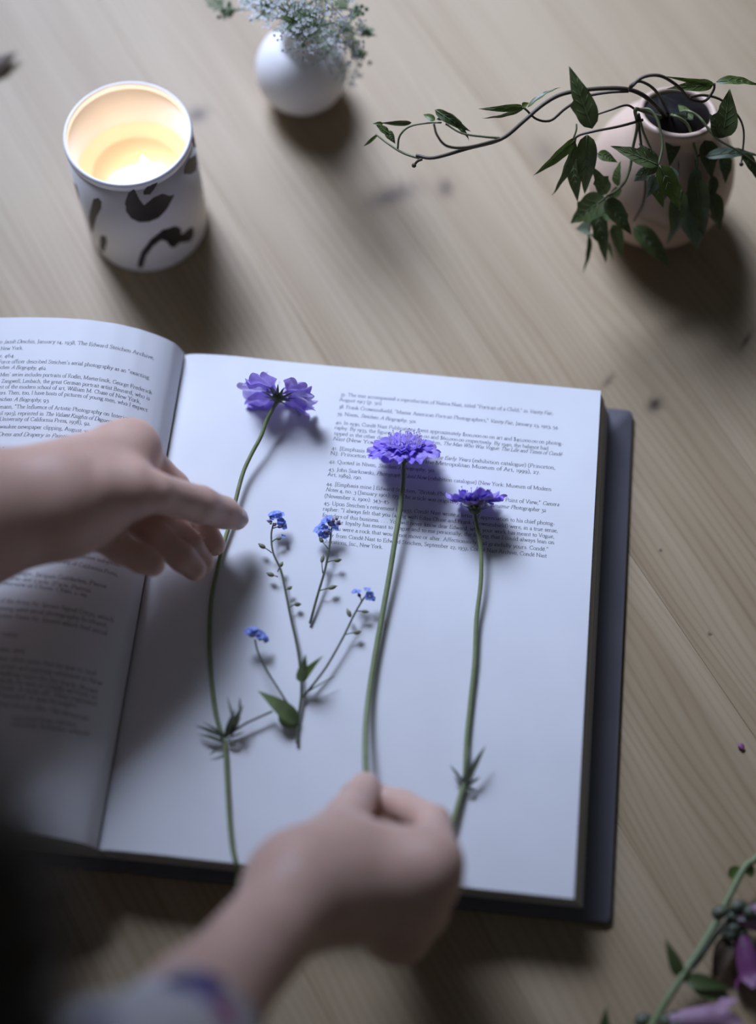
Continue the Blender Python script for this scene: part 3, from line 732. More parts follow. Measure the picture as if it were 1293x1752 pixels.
def P(*q): return A(q)
def vinepath(pts, n=6): return spline([A(p) for p in pts], n)
vine_a = thing('trailing_vine', 'long thin vine arching left from the stoneware vase over bare table', 'vine', A((1150, 185, .09)))
vine_b = thing('trailing_vine', 'leafy vine hanging in a cluster down the front left of the stoneware vase', 'vine', A((1150, 185, .09)))
vine_c = thing('trailing_vine', 'vine trailing over the right shoulder of the stoneware vase to the picture edge', 'vine', A((1150, 185, .09)))
def vstem(root, pts, r0, r1, mat='vine', n=6): part('stem', tube(vinepath(pts, n), [r0, r1], 8), M[mat], root)
def vleaf(root, b, t, wpx, mat='leaf', lob=(), sag=.06, fold=.28, twist=0.0, shape='ovate', wave=0.012):
    pb, pt = A(b), A(t); mid = (pb+pt)/2; dep = float((mid-CAM)@FWD); view = CAM-mid; view /= np.linalg.norm(view)
    up = np.array([0, -.12, 1.0])*.6+view*.6
    vf = blade(pb, pt, wpx*.92*dep/FPX, up=up, sag=sag, fold=fold, lobes=lob, twist=twist, shape=shape, wave=wave, n=14)
    lf_ = part('leaf', vf, M[mat], root)
    if wpx > 14:                                              # a fine raised midrib and side veins
        mid_ = [vf[0][i*5+2]+view*.00022 for i in range(15)]; vn = [tube(mid_, [.00034, .00012], 4)]
        for i in (3, 5, 7, 9):
            for q in (0, 4): vn.append(tube([mid_[i], vf[0][(i+2)*5+q]*.72+mid_[i+2]*.28+view*.00016], [.00016, .00008], 3))
        part('vein', join(vn), M['veins'], lf_)
L1 = ((.50, 1, .42),); L2 = ((.50, 1, .4), (.58, -1, .4)); L3 = ((.52, -1, .45),)
# vine a: long arm to the left
vstem(vine_a, [(1150, 215, .075), (1128, 188, .112), (1100, 163, .126), (1068, 152, .132), (1020, 152, .134), (965, 160, .134), (930, 178, .132), (895, 208, .128), (857, 238, .122), (800, 254, .116), (742, 270, .112), (712, 266, .110)], .0013, .0010)
vstem(vine_a, [(722, 272, .110), (690, 262, .108), (664, 246, .108), (643, 230, .108)], .0008, .0005, 'vine_green')
vstem(vine_a, [(722, 272, .110), (714, 276, .109), (708, 283, .107)], .0009, .0006)
vstem(vine_a, [(857, 238, .122), (800, 252, .124), (765, 250, .128), (748, 232, .132), (742, 212, .135)], .0009, .0006)
vstem(vine_a, [(855, 236, .122), (828, 234, .124), (790, 228, .126), (762, 212, .128)], .0007, .0005, 'vine_green')
vstem(vine_a, [(680, 255, .108), (684, 232, .115), (702, 216, .120), (736, 210, .124), (755, 210, .126)], .0006, .0005, 'vine_green')
vstem(vine_a, [(1075, 156, .131), (1040, 158, .128), (1000, 166, .122), (968, 185, .116), (942, 206, .112), (918, 204, .114), (900, 188, .118), (894, 184, .119)], .0009, .0006)
part('bud', ball(A((708, 283, .107)), .0014, 8, 5), M['vine'], vine_a)
for b, t, w, mt, sg_, tw in [((748, 196, .128), (802, 240, .118), 26, 'leaf', .16, .5), ((744, 188, .13), (805, 225, .122), 20, 'leaf', .2, -.3), ((744, 206, .128), (724, 196, .126), 14, 'leaf2', .1, 0), ((746, 204, .127), (778, 212, .122), 9, 'leaf', .12, .4),
        ((704, 210, .112), (650, 210, .110), 11, 'leaf', .12, .4), ((664, 228, .11), (642, 212, .112), 15, 'leaf2', .05, 0), ((660, 225, .11), (676, 246, .106), 18, 'leaf', .08, .2), ((646, 230, .108), (622, 250, .100), 7, 'leaf2', .3, .3), ((655, 212, .112), (637, 212, .112), 8, 'leaf2', .1, 0),
        ((895, 182, .119), (818, 186, .118), 15, 'leaf2', .18, .4), ((898, 184, .119), (824, 202, .112), 9, 'leaf', .1, .8), ((902, 184, .12), (958, 150, .124), 13, 'leaf', .08, .7), ((893, 182, .12), (905, 176, .122), 12, 'leaf2', .05, 0)]:
    vleaf(vine_a, b, t, w, mt, sag=sg_, twist=tw)
vleaf(vine_a, (1013, 220, .126), (973, 113, .145), 46, 'leaf', ((.42, -1, .35),), sag=.03, fold=.22)
# vine b: hanging front cluster
vstem(vine_b, [(1150, 205, .078), (1118, 197, .112), (1092, 187, .122), (1086, 190, .123), (1090, 215, .113), (1082, 255, .100), (1078, 285, .092), (1068, 312, .086), (1052, 328, .080), (1034, 338, .076)], .0011, .0008, 'vine_green')
vstem(vine_b, [(1092, 187, .122), (1112, 188, .124), (1126, 210, .122), (1133, 248, .117), (1127, 280, .113)], .0008, .0007, 'vine_green')
vstem(vine_b, [(1090, 190, .122), (1072, 180, .124), (1045, 188, .122), (1015, 198, .118)], .0007, .0005)
vstem(vine_b, [(1100, 205, .118), (1060, 216, .116), (1015, 225, .115), (988, 233, .112), (975, 250, .104)], .0008, .0006)
vstem(vine_b, [(1092, 195, .12), (1100, 225, .110), (1112, 252, .100), (1127, 276, .096)], .0008, .0006, 'vine_green')
vstem(vine_b, [(1090, 196, .12), (1095, 235, .104), (1103, 300, .080), (1100, 345, .062), (1084, 378, .050)], .0008, .0006)
vstem(vine_b, [(1034, 338, .076), (1018, 350, .068), (1008, 395, .05), (1006, 405, .046)], .0007, .0005)
vstem(vine_b, [(975, 250, .104), (985, 225, .110), (986, 212, .112)], .0006, .0005, 'vine_green')
vlb = [((1126, 282, .113), (1044, 250, .116), 34, 'leaf', ((.45, 1, .5),), .05, 0), ((1124, 279, .113), (1092, 245, .118), 22, 'leaf', (), .05, .2), ((1128, 283, .113), (1163, 360, .092), 40, 'leaf2', L2, .05, 0), ((1126, 284, .112), (1086, 300, .104), 22, 'leaf', (), .05, .3),
       ((1004, 230, .112), (1000, 332, .082), 42, 'leaf', ((.66, 1, .25),), .06, 0), ((986, 236, .110), (912, 300, .094), 22, 'leaf2', (), .08, .5), ((984, 242, .108), (944, 334, .082), 22, 'leaf', (), .08, .7), ((980, 270, .098), (988, 345, .080), 30, 'leaf', (), .08, -.2),
       ((1037, 332, .078), (1012, 284, .094), 32, 'leaf', L2, .05, 0), ((1036, 338, .076), (976, 382, .060), 54, 'leaf', ((.62, -1, .5), (.6, 1, .3)), .06, 0), ((1036, 340, .076), (1080, 402, .062), 38, 'leaf', ((.6, -1, .15),), .06, 0), ((1022, 262, .096), (1056, 278, .094), 22, 'leaf2', (), .06, 0),
       ((1056, 318, .082), (1062, 275, .092), 24, 'leaf2', (), .06, .8), ((1052, 320, .08), (1044, 346, .066), 30, 'leaf', (), .06, .8), ((1018, 352, .066), (1036, 450, .040), 32, 'leaf', ((.5, 1, .3),), .08, 0), ((1008, 402, .048), (996, 468, .030), 12, 'leaf', (), .10, .5), ((1008, 400, .048), (1046, 448, .034), 16, 'leaf2', (), .25, .5),
       ((1010, 390, .05), (985, 392, .05), 30, 'leaf3', (), .05, 0), ((1046, 385, .056), (1062, 440, .036), 34, 'leaf', (), .05, .5), ((1084, 386, .050), (1146, 458, .028), 40, 'leaf', (), .08, 0), ((1030, 370, .064), (1052, 360, .066), 30, 'leaf2', (), .05, 0),
       ((1112, 300, .09), (1134, 356, .076), 34, 'leaf2', (), .05, .3), ((1110, 290, .098), (1084, 310, .09), 26, 'leaf3', (), .05, .3)]
for b, t, w, mt, lb, sg_, tw in vlb: vleaf(vine_b, b, t, w, mt, lb, sag=sg_, twist=tw)
# vine c: right side and over the mouth
vstem(vine_c, [(1150, 210, .08), (1125, 160, .125), (1098, 140, .138), (1080, 145, .140), (1076, 155, .138)], .0009, .0007)
vstem(vine_c, [(1078, 150, .139), (1100, 132, .142), (1130, 130, .142), (1160, 148, .134), (1180, 170, .122), (1205, 173, .118), (1220, 155, .122), (1222, 143, .126)], .0010, .0007)
vstem(vine_c, [(1180, 166, .123), (1205, 163, .120), (1235, 172, .116), (1262, 198, .110), (1272, 225, .104), (1270, 262, .094), (1268, 280, .090)], .0008, .0005)
vstem(vine_c, [(1150, 205, .08), (1172, 190, .108), (1195, 200, .110), (1215, 225, .108), (1230, 240, .106), (1262, 258, .102), (1300, 285, .094)], .0009, .0006, 'vine_green')
vstem(vine_c, [(1150, 205, .08), (1150, 197, .108), (1175, 212, .106), (1186, 245, .098), (1192, 270, .092), (1193, 285, .088)], .0009, .0007, 'vine_green')
vstem(vine_c, [(1192, 268, .092), (1205, 262, .094), (1215, 265, .094)], .0006, .0005)
vstem(vine_c, [(1190, 275, .09), (1192, 320, .072), (1200, 352, .060), (1222, 378, .052)], .0007, .0005)
for b, t, w, mt, lb, sg_, tw in [((1221, 143, .126), (1134, 130, .136), 12, 'leaf2', (), .14, .4), ((1220, 145, .125), (1140, 152, .126), 24, 'leaf2', (), .14, .2), ((1225, 140, .126), (1300, 148, .122), 20, 'leaf2', (), .12, .3),
        ((1236, 236, .106), (1248, 152, .122), 50, 'leaf', ((.45, -1, .3), ), .05, 0), ((1234, 236, .106), (1214, 194, .116), 26, 'leaf', (), .06, .2), ((1206, 268, .094), (1300, 268, .092), 24, 'leaf3', (), .14, .2), ((1270, 262, .1), (1296, 310, .086), 24, 'leaf', (), .1, .3),
        ((1192, 285, .088), (1180, 362, .064), 28, 'leaf3', ((.6, 1, .5),), .06, 0), ((1175, 335, .070), (1140, 418, .044), 26, 'leaf3', (), .06, .2), ((1168, 355, .066), (1186, 420, .05), 50, 'leaf3', (), .06, .4), ((1235, 265, .086), (1240, 314, .074), 34, 'leaf', (), .06, .6), ((1220, 300, .078), (1206, 360, .06), 26, 'leaf', (), .06, .6),
        ((1152, 222, .100), (1145, 285, .088), 34, 'leaf', (), .08, .2), ((1176, 200, .106), (1150, 195, .11), 22, 'leaf3', (), .1, .3), ((1185, 205, .106), (1160, 180, .098), 18, 'leaf2', (), .1, .3), ((1170, 260, .086), (1160, 300, .08), 30, 'leaf', (), .08, .5), ((1195, 355, .058), (1170, 370, .052), 20, 'leaf', (), .05, 0),
        ((1205, 240, .098), (1216, 305, .080), 42, 'leaf', L3, .06, .3), ((1190, 300, .086), (1204, 405, .056), 44, 'leaf', ((.55, 1, .3),), .06, -.2), ((1148, 285, .094), (1136, 342, .080), 36, 'leaf3', (), .06, .2), ((1122, 300, .092), (1106, 338, .084), 28, 'leaf3', (), .05, .4), ((1166, 325, .082), (1148, 402, .060), 36, 'leaf', ((.5, -1, .4),), .06, 0), ((1216, 330, .072), (1230, 398, .050), 36, 'leaf', (), .06, .4), ((1200, 350, .062), (1190, 430, .042), 30, 'leaf3', (), .06, .2)]:
    vleaf(vine_c, b, t, w, mt, lb, sag=sg_, twist=tw)
part('bud', ball(A((1268, 281, .09)), .0013, 8, 5), M['vine'], vine_c)

# ------------------------------------------------------------------ scabious flowers
def on_page(px, py, h): return A((px, py, ZT+h))
def floret_vf(base, out, up, L, Wd, seed, lobes=3, droop=0.15):
    """one ruffled floret: a short throat opening into a frilled, lobed blade"""
    r = random.Random(seed); b = np.array(base, float); o = np.array(out, float); o /= np.linalg.norm(o); u = np.array(up, float)
    u = u-o*(u@o); u /= np.linalg.norm(u); s = np.cross(o, u); nx, ny = 9, 21
    vs_, fs_ = [], []; ph = [r.uniform(0, 6.28) for _ in range(4)]; nl = lobes
    for i in range(nx+1):
        f = i/nx
        for j in range(ny+1):
            q = j/ny*2-1
            lob = abs(math.cos(q*math.pi*nl/2+(math.pi/2 if nl % 2 == 0 else 0)))
            Lq = L*(0.70+0.30*lob**0.6)*(1-.30*q*q)*(1+.05*math.sin(5*q+ph[2]))
            w = Wd*(0.16+0.84*math.sin(min(1, f*1.02)*math.pi/2)**1.1)
            x = Lq*f; y = w*q*.5*(1-.10*f*q*q)
            z = .075*Wd*math.sin(q*math.pi*nl*.9+ph[0])*f**1.5+.05*Wd*math.sin(f*6+q*4+ph[1])*f-droop*L*f*f+.35*Wd*(q*q)*(1-f)*.5
            vs_.append(b+o*x+s*y+u*z)
    for i in range(nx):
        for j in range(ny):
            a = i*(ny+1)+j; fs_.append((a, a+1, a+ny+2, a+ny+1))
    return vs_, fs_
def scabious(label, stem_px, axis, head_off, R, mats, seed, outer, inner, stam, gaps=(), stem_r=(.0016, .0013), big=1.0, cup=0.0):
    r = random.Random(seed)
    pts = [A((x, y, ZT+h)) for x, y, h in stem_px]
    root = thing('scabious_flower', label, 'flower', (pts[-1][0], pts[-1][1], ZT))
    part('stem', tube(spline(pts, 6), list(stem_r), 10), M['stem'], root)
    ax = np.array(axis, float); ax /= np.linalg.norm(ax); top = pts[0]; c = top+ax*head_off
    u = np.cross(ax, [0, 0, 1.0]); u /= np.linalg.norm(u); w = np.cross(u, ax)          # u lies level, w points up
    # receptacle and bracts
    part('receptacle', ball(top+ax*.0022, .0036, 10, 6, axis=ax, stretch=.8), M['bract'], root)
    for k in range(11):
        a = k*2*math.pi/11+r.uniform(-.15, .15); d = u*math.cos(a)+w*math.sin(a)
        part('bract', blade(top+ax*.001+d*.001, top+d*(.0095+r.uniform(-.001, .0015))*R/.019+ax*.0042, .0021, up=ax, shape='narrow', n=5), M['bract'], root)
    def flo(a, rad0, L, Wd, lift, mat, lobes, droop):
        d = u*math.cos(a)+w*math.sin(a)
        b = c+d*rad0+ax*lift*.3; out = d+ax*lift/L*.8
        vf = floret_vf(b, out, ax, L, Wd, r.randint(0, 9999), lobes, droop)
        vv = [np.array([p[0], p[1], max(p[2], ZT+.0008+r.uniform(0, .0004))]) for p in vf[0]]
        part('floret', (vv, vf[1]), M[mat], root)
        part('floret_tube', tube([top+ax*.003+d*.002, b*.5+(top+ax*.004)*.5, b+out*.001], [.0004, .0006, .0012], 6), M['stamen'], root)
    for k in range(outer):
        a = k*2*math.pi/outer+r.uniform(-.12, .12)
        if any(g0 < (math.degrees(a) % 360) < g1 for g0, g1 in gaps): continue
        flo(a, R*.30, R*.74*big, R*r.uniform(.78, .92)*big, r.uniform(-.0005, .002)+cup*R*r.uniform(.6, 1.2), mats[k % 2], 3, r.uniform(.05, .22)*(1-cup))
    for k in range(inner):
        a = k*2*math.pi/inner+.3+r.uniform(-.15, .15)
        if any(g0 < (math.degrees(a) % 360) < g1 for g0, g1 in gaps): continue
        flo(a, R*.18, R*.50, R*r.uniform(.52, .66), R*(r.uniform(.22, .36)+cup*.5), mats[(k+1) % 2], r.choice((3, 4)), r.uniform(0, .1))
    for k in range(max(0, inner-3)):
        a = k*2*math.pi/max(1, inner-3)+r.uniform(-.2, .2)
        if any(g0 < (math.degrees(a) % 360) < g1 for g0, g1 in gaps): continue
        flo(a, R*.10, R*.30, R*.36, R*.30, mats[0], 3, 0)
    for k in range(inner if cup else 0):
        flo(k*2*math.pi/inner+r.uniform(-.2, .2), R*.22, R*.60, R*r.uniform(.55, .70), R*r.uniform(.12, .40), mats[k % 2], 3, .1)
    st = []
    for k in range(stam):
        a = r.uniform(0, 6.28); rr = R*.42*math.sqrt(r.random()); b = c+(u*math.cos(a)+w*math.sin(a))*rr; e = b+ax*(R*r.uniform(.42, .62))+(u*math.cos(a)+w*math.sin(a))*rr*.35
        st.append(tube([b, (b+e)/2, e], .00016, 4)); st.append(ball(e, .00042, 5, 4))
    part('stamens', join(st), M['stamen'], root, stuff=True)
    return root
s1 = scabious('pale lilac scabious with a long curved stem by the left hand',
    [(474, 686, .013), (463, 706, .013), (455, 722, .0115), (446, 747, .0098), (430, 777, .0080), (416, 808, .0066), (405, 848, .0054), (396, 887, .0044), (382, 932, .0036), (370, 980, .003), (362, 1020, .0026), (359, 1065, .0025), (359, 1115, .0022), (362, 1170, .0022), (369, 1222, .0022), (379, 1256, .0022), (385, 1278, .0022), (388, 1330, .0022), (392, 1400, .002), (397, 1448, .002), (404, 1478, .0016), (407, 1492, -.003), (404, 1510, -.010)],
    (.16, .97, -.10), .0045, .0200, ('lilac', 'purple2'), 3, 8, 5, 9, gaps=((62, 96), (248, 300)), big=1.18, stem_r=(.00120, .00120))
s2 = scabious('deep violet scabious in the middle whose stem the right hand pinches',
    [(690, 790, .012), (690, 800, .0118), (689, 830, .011), (684, 872, .0095), (676, 922, .008), (665, 990, .006), (652, 1062, .0045), (640, 1130, .004), (631, 1190, .005), (626, 1240, .008), (625, 1290, .012), (627, 1340, .016), (632, 1400, .018), (640, 1445, .019)],
    (.03, .72, .69), .0055, .0205, ('purple', 'purple2'), 11, 10, 8, 34, stem_r=(.00135, .0017), cup=.12)
s3 = scabious('small violet scabious on the right showing dark bracts under its petals',
    [(812, 878, .012), (814, 890, .0115), (819, 915, .010), (823, 950, .008), (822, 1000, .006), (815, 1060, .004), (812, 1130, .003), (806, 1190, .0025), (799, 1260, .0025), (797, 1300, .0025), (795, 1335, .0025), (785, 1372, .003), (770, 1420, .004), (752, 1465, .004)],
    (.05, .93, .36), .0042, .0168, ('purple', 'purple2'), 23, 10, 9, 12, stem_r=(.00105, .0016), cup=.38)
def stem_leaf(root, b, t, wpx, mat='stem_dark', sag=.1, h=(.003, .004), tw=0.0, shape='narrow'):
    pb, pt = on_page(b[0], b[1], h[0]), on_page(t[0], t[1], h[1]); dep = float((pb-CAM)@FWD)
    vf = blade(pb, pt, wpx*dep/FPX, sag=sag, fold=.35, shape=shape, twist=tw, n=9)
    part('leaf', ([np.array([p[0], p[1], max(p[2], ZT+.0009)]) for p in vf[0]], vf[1]), M[mat], root)
for b, t, w, hh in [((384, 1262), (333, 1241), 9, (.003, .006)), ((384, 1270), (338, 1256), 8, (.003, .004)), ((386, 1262), (403, 1212), 11, (.004, .013)), ((394, 1258), (416, 1206), 15, (.004, .013)), ((404, 1248), (388, 1190), 6, (.010, .012)), ((410, 1215), (411, 1192), 5, (.012, .012)), ((398, 1252), (412, 1226), 10, (.004, .008)), ((384, 1258), (346, 1235), 5, (.003, .005)), ((388, 1266), (420, 1252), 5, (.003, .006)), ((388, 1270), (408, 1268), 6, (.003, .004)), ((386, 1278), (356, 1292), 5, (.002, .002)), ((386, 1262), (400, 1246), 10, (.003, .005))]:
    stem_leaf(s1, b, t, w, h=hh)
part('side_stalk', tube(spline([on_page(388, 1260, .003), on_page(420, 1238, .005), on_page(466, 1217, .005)], 6), [.0007, .0006], 6), M['stem_dark'], s1)
for b, t, w, hh in [((794, 1345), (831, 1275), 13, (.003, .010)), ((793, 1342), (769, 1308), 7, (.003, .006)), ((792, 1350), (776, 1328), 6, (.003, .003)), ((797, 1345), (822, 1330), 7, (.003, .003)), ((797, 1352), (816, 1352), 8, (.003, .002)), ((795, 1335), (802, 1276), 5, (.003, .004)), ((790, 1340), (800, 1318), 8, (.003, .004))]:
    stem_leaf(s3, b, t, w, h=hh)

# ------------------------------------------------------------------ forget-me-nots
def fmn_flower(root, px, py, h, spx, tilt, seed):
    r = random.Random(seed); c = on_page(px, py, h); dep = float((c-CAM)@FWD); R = spx*dep/FPX/2
    n = np.array([tilt[0], tilt[1], 1.0]); n /= np.linalg.norm(n); u = np.cross(n, [.1, 1, .2]); u /= np.linalg.norm(u); w = np.cross(n, u)
    a0 = r.uniform(0, 6.28)
    fl = part('flower', lathe([(0, 0), (.0003, 0), (.0004, .0003), (0, .0004)], c-np.array([0, 0, .0002]), 8), M['blue_eye'], root)
    for k in range(5):
        a = a0+k*2*math.pi/5; d = u*math.cos(a)+w*math.sin(a)
        part('petal', blade(c+d*R*.12, c+d*R+n*R*r.uniform(0, .35), R*.95, up=n, shape='oval', fold=.12, n=5), M['blue'], fl)
def bud(root, b, t, wpx, h, mat='bud', stalk=None, st=1.6):
    pb, pt = on_page(b[0], b[1], h), on_page(t[0], t[1], h); c = (pb+pt)/2; ax = pt-pb; L = np.linalg.norm(ax); dep = float((c-CAM)@FWD); rr = wpx*dep/FPX/2
    o = part('bud', ball(c, rr, 8, 6, axis=ax, stretch=L/2/rr), M[mat], root)
    part('bud_tip', blade(pt-ax*.25, pt+ax*.18, rr*1.1, n=4, shape='narrow'), M[mat], o)
    if stalk: part('bud_stalk', tube(spline([on_page(stalk[0], stalk[1], h-.0008), pb*.5+on_page(stalk[0], stalk[1], h)*.5+np.array([0, 0, .0004]), pb+ax*.1], 4), .00032, 5), M['stem_dark'], root)
def fstem(root, pts, r0, r1, mat='stem_dark'): part('stem', tube(spline([on_page(*p) for p in pts], 6), [r0*.78, r1*.78], 7), M[mat], root)
f1 = thing('forget_me_not', 'branched forget-me-not sprig with three blue heads and green leaves on the page', 'flower', on_page(508, 1240, -.0))
fstem(f1, [(508, 1272, .0018), (509, 1240, .0022), (515, 1195, .003), (515, 1160, .004), (509, 1110, .0045), (497, 1055, .005), (488, 1010, .0055), (480, 975, .006), (467, 945, .0065), (464, 915, .007), (468, 895, .0075)], .0012, .0006)
fstem(f1, [(516, 1195, .003), (535, 1172, .004), (560, 1138, .005), (586, 1092, .006), (604, 1055, .007), (618, 1030, .0075), (625, 1020, .008)], .0009, .0006)
fstem(f1, [(511, 1235, .003), (497, 1212, .006), (478, 1182, .008), (455, 1145, .009), (441, 1115, .010), (436, 1094, .0105)], .0008, .0007)
fstem(f1, [(522, 1186, .0032), (545, 1172, .005), (572, 1157, .006)], .0006, .0003, 'lightleaf')
def flat_leaf(root, b, t, wpx, h0, h1, mat, sag=.08, shape='ovate', tw=0.0):
    pb, pt = on_page(b[0], b[1], h0), on_page(t[0], t[1], h1); dep = float((pb-CAM)@FWD)
    part('leaf', blade(pb, pt, wpx*dep/FPX, sag=sag, fold=.22, shape=shape, twist=tw, n=12), M[mat], root)
flat_leaf(f1, (510, 1236), (441, 1182), 32, .0035, .012, 'lightleaf', .10, 'ovate')
flat_leaf(f1, (508, 1242), (478, 1218), 34, .003, .004, 'lightleaf', .04, 'oval')
flat_leaf(f1, (514, 1167), (523, 1119), 21, .006, .021, 'lightleaf', .05, 'ovate', -.2)
flat_leaf(f1, (516, 1166), (553, 1122), 19, .006, .019, 'leaf2', .05, 'ovate', .4)
fl_list = [(470, 884, .010, 14, (0, .4)), (464, 880, .0105, 11, (-.5, .6)), (483, 893, .008, 12, (.6, .3)), (480, 881, .010, 12, (.3, .6)), (479, 890, .009, 13, (.5, .2)), (474, 877, .011, 12, (0, .8)), (485, 900, .0075, 12, (.8, -.2)), (478, 898, .008, 10, (.5, .6)), (466, 887, .010, 9, (-.4, .3)), (485, 918, .005, 9, (.5, .8)),
           (611, 1013, .010, 13, (-.3, .9)), (606, 1012, .010, 10, (-.6, .5)), (632, 1020, .009, 15, (.3, -.1)), (628, 1009, .011, 11, (.2, .9)), (638, 1024, .007, 9, (.9, 0)),
           (424, 1080, .012, 13, (-.4, .4)), (430, 1084, .0115, 11, (-.1, -.2)), (450, 1088, .0095, 12, (.5, .2)), (434, 1076, .0125, 12, (0, .7)), (444, 1086, .011, 15, (.2, -.1)), (454, 1094, .008, 11, (.7, -.2)), (438, 1082, .012, 10, (0, .2))]
for i, (x, y, h, s, tl) in enumerate(fl_list): fmn_flower(f1, x, y, h, s*1.26, tl, 300+i)
for b, t, w, h, st, mt in [((454, 938), (443, 931), 8, .006, (465, 946), 'bud'), ((469, 985), (457, 981), 8, .005, (475, 987), 'bud'), ((479, 970), (483, 962), 7, .006, (475, 978), 'bud'), ((492, 1008), (499, 1004), 7, .005, (487, 1012), 'bud'), ((503, 1034), (514, 1034), 8, .004, (493, 1042), 'bud'), ((472, 922), (481, 921), 6, .006, (466, 927), 'bud'),
                           ((466, 893), (457, 891), 6, .009, None, 'budred'), ((466, 886), (460, 882), 5, .010, None, 'budred'), ((474, 902), (484, 900), 6, .008, (468, 904), 'budred'), ((468, 900), (472, 895), 6, .009, None, 'budred'), ((464, 894), (462, 897), 5, .009, None, 'bud'),
                           ((600, 1056), (594, 1043), 8, .006, None, 'bud'), ((618, 1046), (630, 1047), 6, .006, (611, 1046), 'bud'), ((604, 1083), (617, 1081), 8, .005, (590, 1086), 'bud'), ((616, 1022), (613, 1015), 6, .009, (619, 1030), 'budred'), ((625, 1024), (632, 1024), 6, .008, None, 'budred'), ((423, 1086), (421, 1080), 7, .011, None, 'budred'), ((430, 1088), (436, 1088), 6, .011, None, 'budred'), ((441, 1094), (449, 1094), 5, .010, None, 'budred')]:
    bud(f1, b, t, w, h, mt, st)
f2 = thing('forget_me_not', 'short single forget-me-not sprig whose blue head overlaps the printed paragraph', 'flower', on_page(530, 1066, 0))
fstem(f2, [(530, 1067, .0014), (538, 1037, .003), (545, 1012, .004), (555, 978, .005), (561, 950, .006), (565, 925, .0075), (567, 905, .009), (572, 895, .0095)], .0010, .0006)
for i, (x, y, h, s, tl) in enumerate([(544, 906, .009, 15, (-.6, .3)), (550, 899, .010, 12, (-.4, .4)), (566, 897, .010, 12, (.3, .3)), (560, 910, .009, 12, (.1, 0)), (554, 904, .010, 14, (0, .2)), (558, 891, .011, 14, (-.2, .7)), (562, 886, .012, 12, (.2, .8)), (573, 903, .009, 13, (.6, .2)), (556, 916, .008, 12, (-.2, -.3)), (549, 914, .008, 10, (-.5, 0)), (555, 893, .011, 12, (-.4, .5))]): fmn_flower(f2, x, y, h, s*1.25, tl, 360+i)
for b, t, w, h, st, mt in [((552, 928), (547, 920), 7, .007, (562, 940), 'bud'), ((550, 963), (553, 950), 7, .006, (552, 981), 'bud'), ((571, 959), (583, 958), 8, .006, (560, 962), 'bud'), ((561, 1007), (575, 1003), 8, .005, (546, 1011), 'bud'), ((567, 900), (561, 893), 6, .011, None, 'budred'), ((571, 894), (569, 887), 6, .012, None, 'budred'), ((576, 897), (581, 891), 6, .011, None, 'budred'), ((574, 890), (577, 886), 6, .012, None, 'budred'), ((562, 912), (553, 908), 6, .010, (566, 916), 'budred'), ((564, 911), (559, 907), 5, .010, None, 'budred'), ((577, 896), (583, 897), 5, .010, None, 'budred')]:
    bud(f2, b, t, w, h, mt, st)

# ------------------------------------------------------------------ pink bell flower stem at the lower right
pk = thing('bell_flower_stem', 'green stem with drooping pink bell flowers lying at the lower right edge', 'flower', A((1180, 1650, 0)))
part('stem', tube(spline([A(p) for p in [(1330, 1412, .016), (1293, 1468, .015), (1271, 1488, .015), (1220, 1585, .014), (1165, 1673, .014), (1130, 1728, .012), (1096, 1790, .010)]], 6), [.0017, .0021], 10), M['stem'], pk)
part('stem', tube(spline([A(p) for p in [(1162, 1676, .014), (1190, 1650, .014), (1226, 1600, .012), (1252, 1570, .012), (1275, 1545, .014)]], 6), [.0011, .0008], 8), M['stem_dark'], pk)
part('stem', tube(spline([A(p) for p in [(1164, 1672, .014), (1196, 1634, .016), (1226, 1590, .018), (1248, 1565, .018)]], 6), [.0008, .0006], 8), M['stem_dark'], pk)
def pleaf(b, t, w, mt='leaf', sag=.08, shape='ovate'):
    pb, pt = A(b), A(t); dep = float((pb-CAM)@FWD); part('leaf', blade(pb, pt, w*dep/FPX, sag=sag, shape=shape, n=10), M[mt], pk)
pleaf((1163, 1672, .014), (1137, 1606, .020), 26, 'leaf', .05); pleaf((1168, 1676, .013), (1248, 1690, .010), 30, 'leaf', .10); pleaf((1180, 1680, .012), (1252, 1712, .004), 40, 'leaf', .12)
pleaf((1270, 1487, .015), (1246, 1500, .012), 24, 'leaf2', .1, 'oval'); pleaf((1272, 1487, .015), (1290, 1494, .012), 22, 'leaf2', .1, 'oval'); pleaf((1030, 1790, .004), (1037, 1722, .012), 26, 'leaf', .05); pleaf((1244, 1602, .01), (1218, 1680, .003), 36, 'dry', .1)
def bell(b, t, r0, r1, mt):
    b, t = A(b), A(t); ax = t-b; L = np.linalg.norm(ax); ax /= L; u = np.cross(ax, [0, 0, 1.0]); u /= np.linalg.norm(u); w = np.cross(u, ax); vs_, fs_ = [], []; n, m = 20, 9
    for i in range(m+1):
        f = i/m; rr = r0+(r1-r0)*math.sin(min(1, f*1.3)*math.pi/2)
        if f > .8: rr *= 1+.45*((f-.8)/.2)**2
        for k in range(n):
            a = 2*math.pi*k/n; lob = .12*L*max(0, (f-.75)/.25)*math.cos(5*a)
            vs_.append(b+ax*(L*f+lob)+(u*math.cos(a)+w*math.sin(a))*rr)
    for i in range(m):
        for k in range(n): fs_.append((i*n+k, i*n+(k+1) % n, (i+1)*n+(k+1) % n, (i+1)*n+k))
    o = part('bell', (vs_, fs_), M[mt], pk)
    part('calyx', join([ball(b-ax*.001, r0*1.15, 8, 5)]+[blade(b+(u*math.cos(a)+w*math.sin(a))*r0*.8, b+(u*math.cos(a)+w*math.sin(a))*r0*1.6+ax*.006, .003, n=4) for a in (0, 1.26, 2.5, 3.8, 5)]), M['stem_dark'], o)
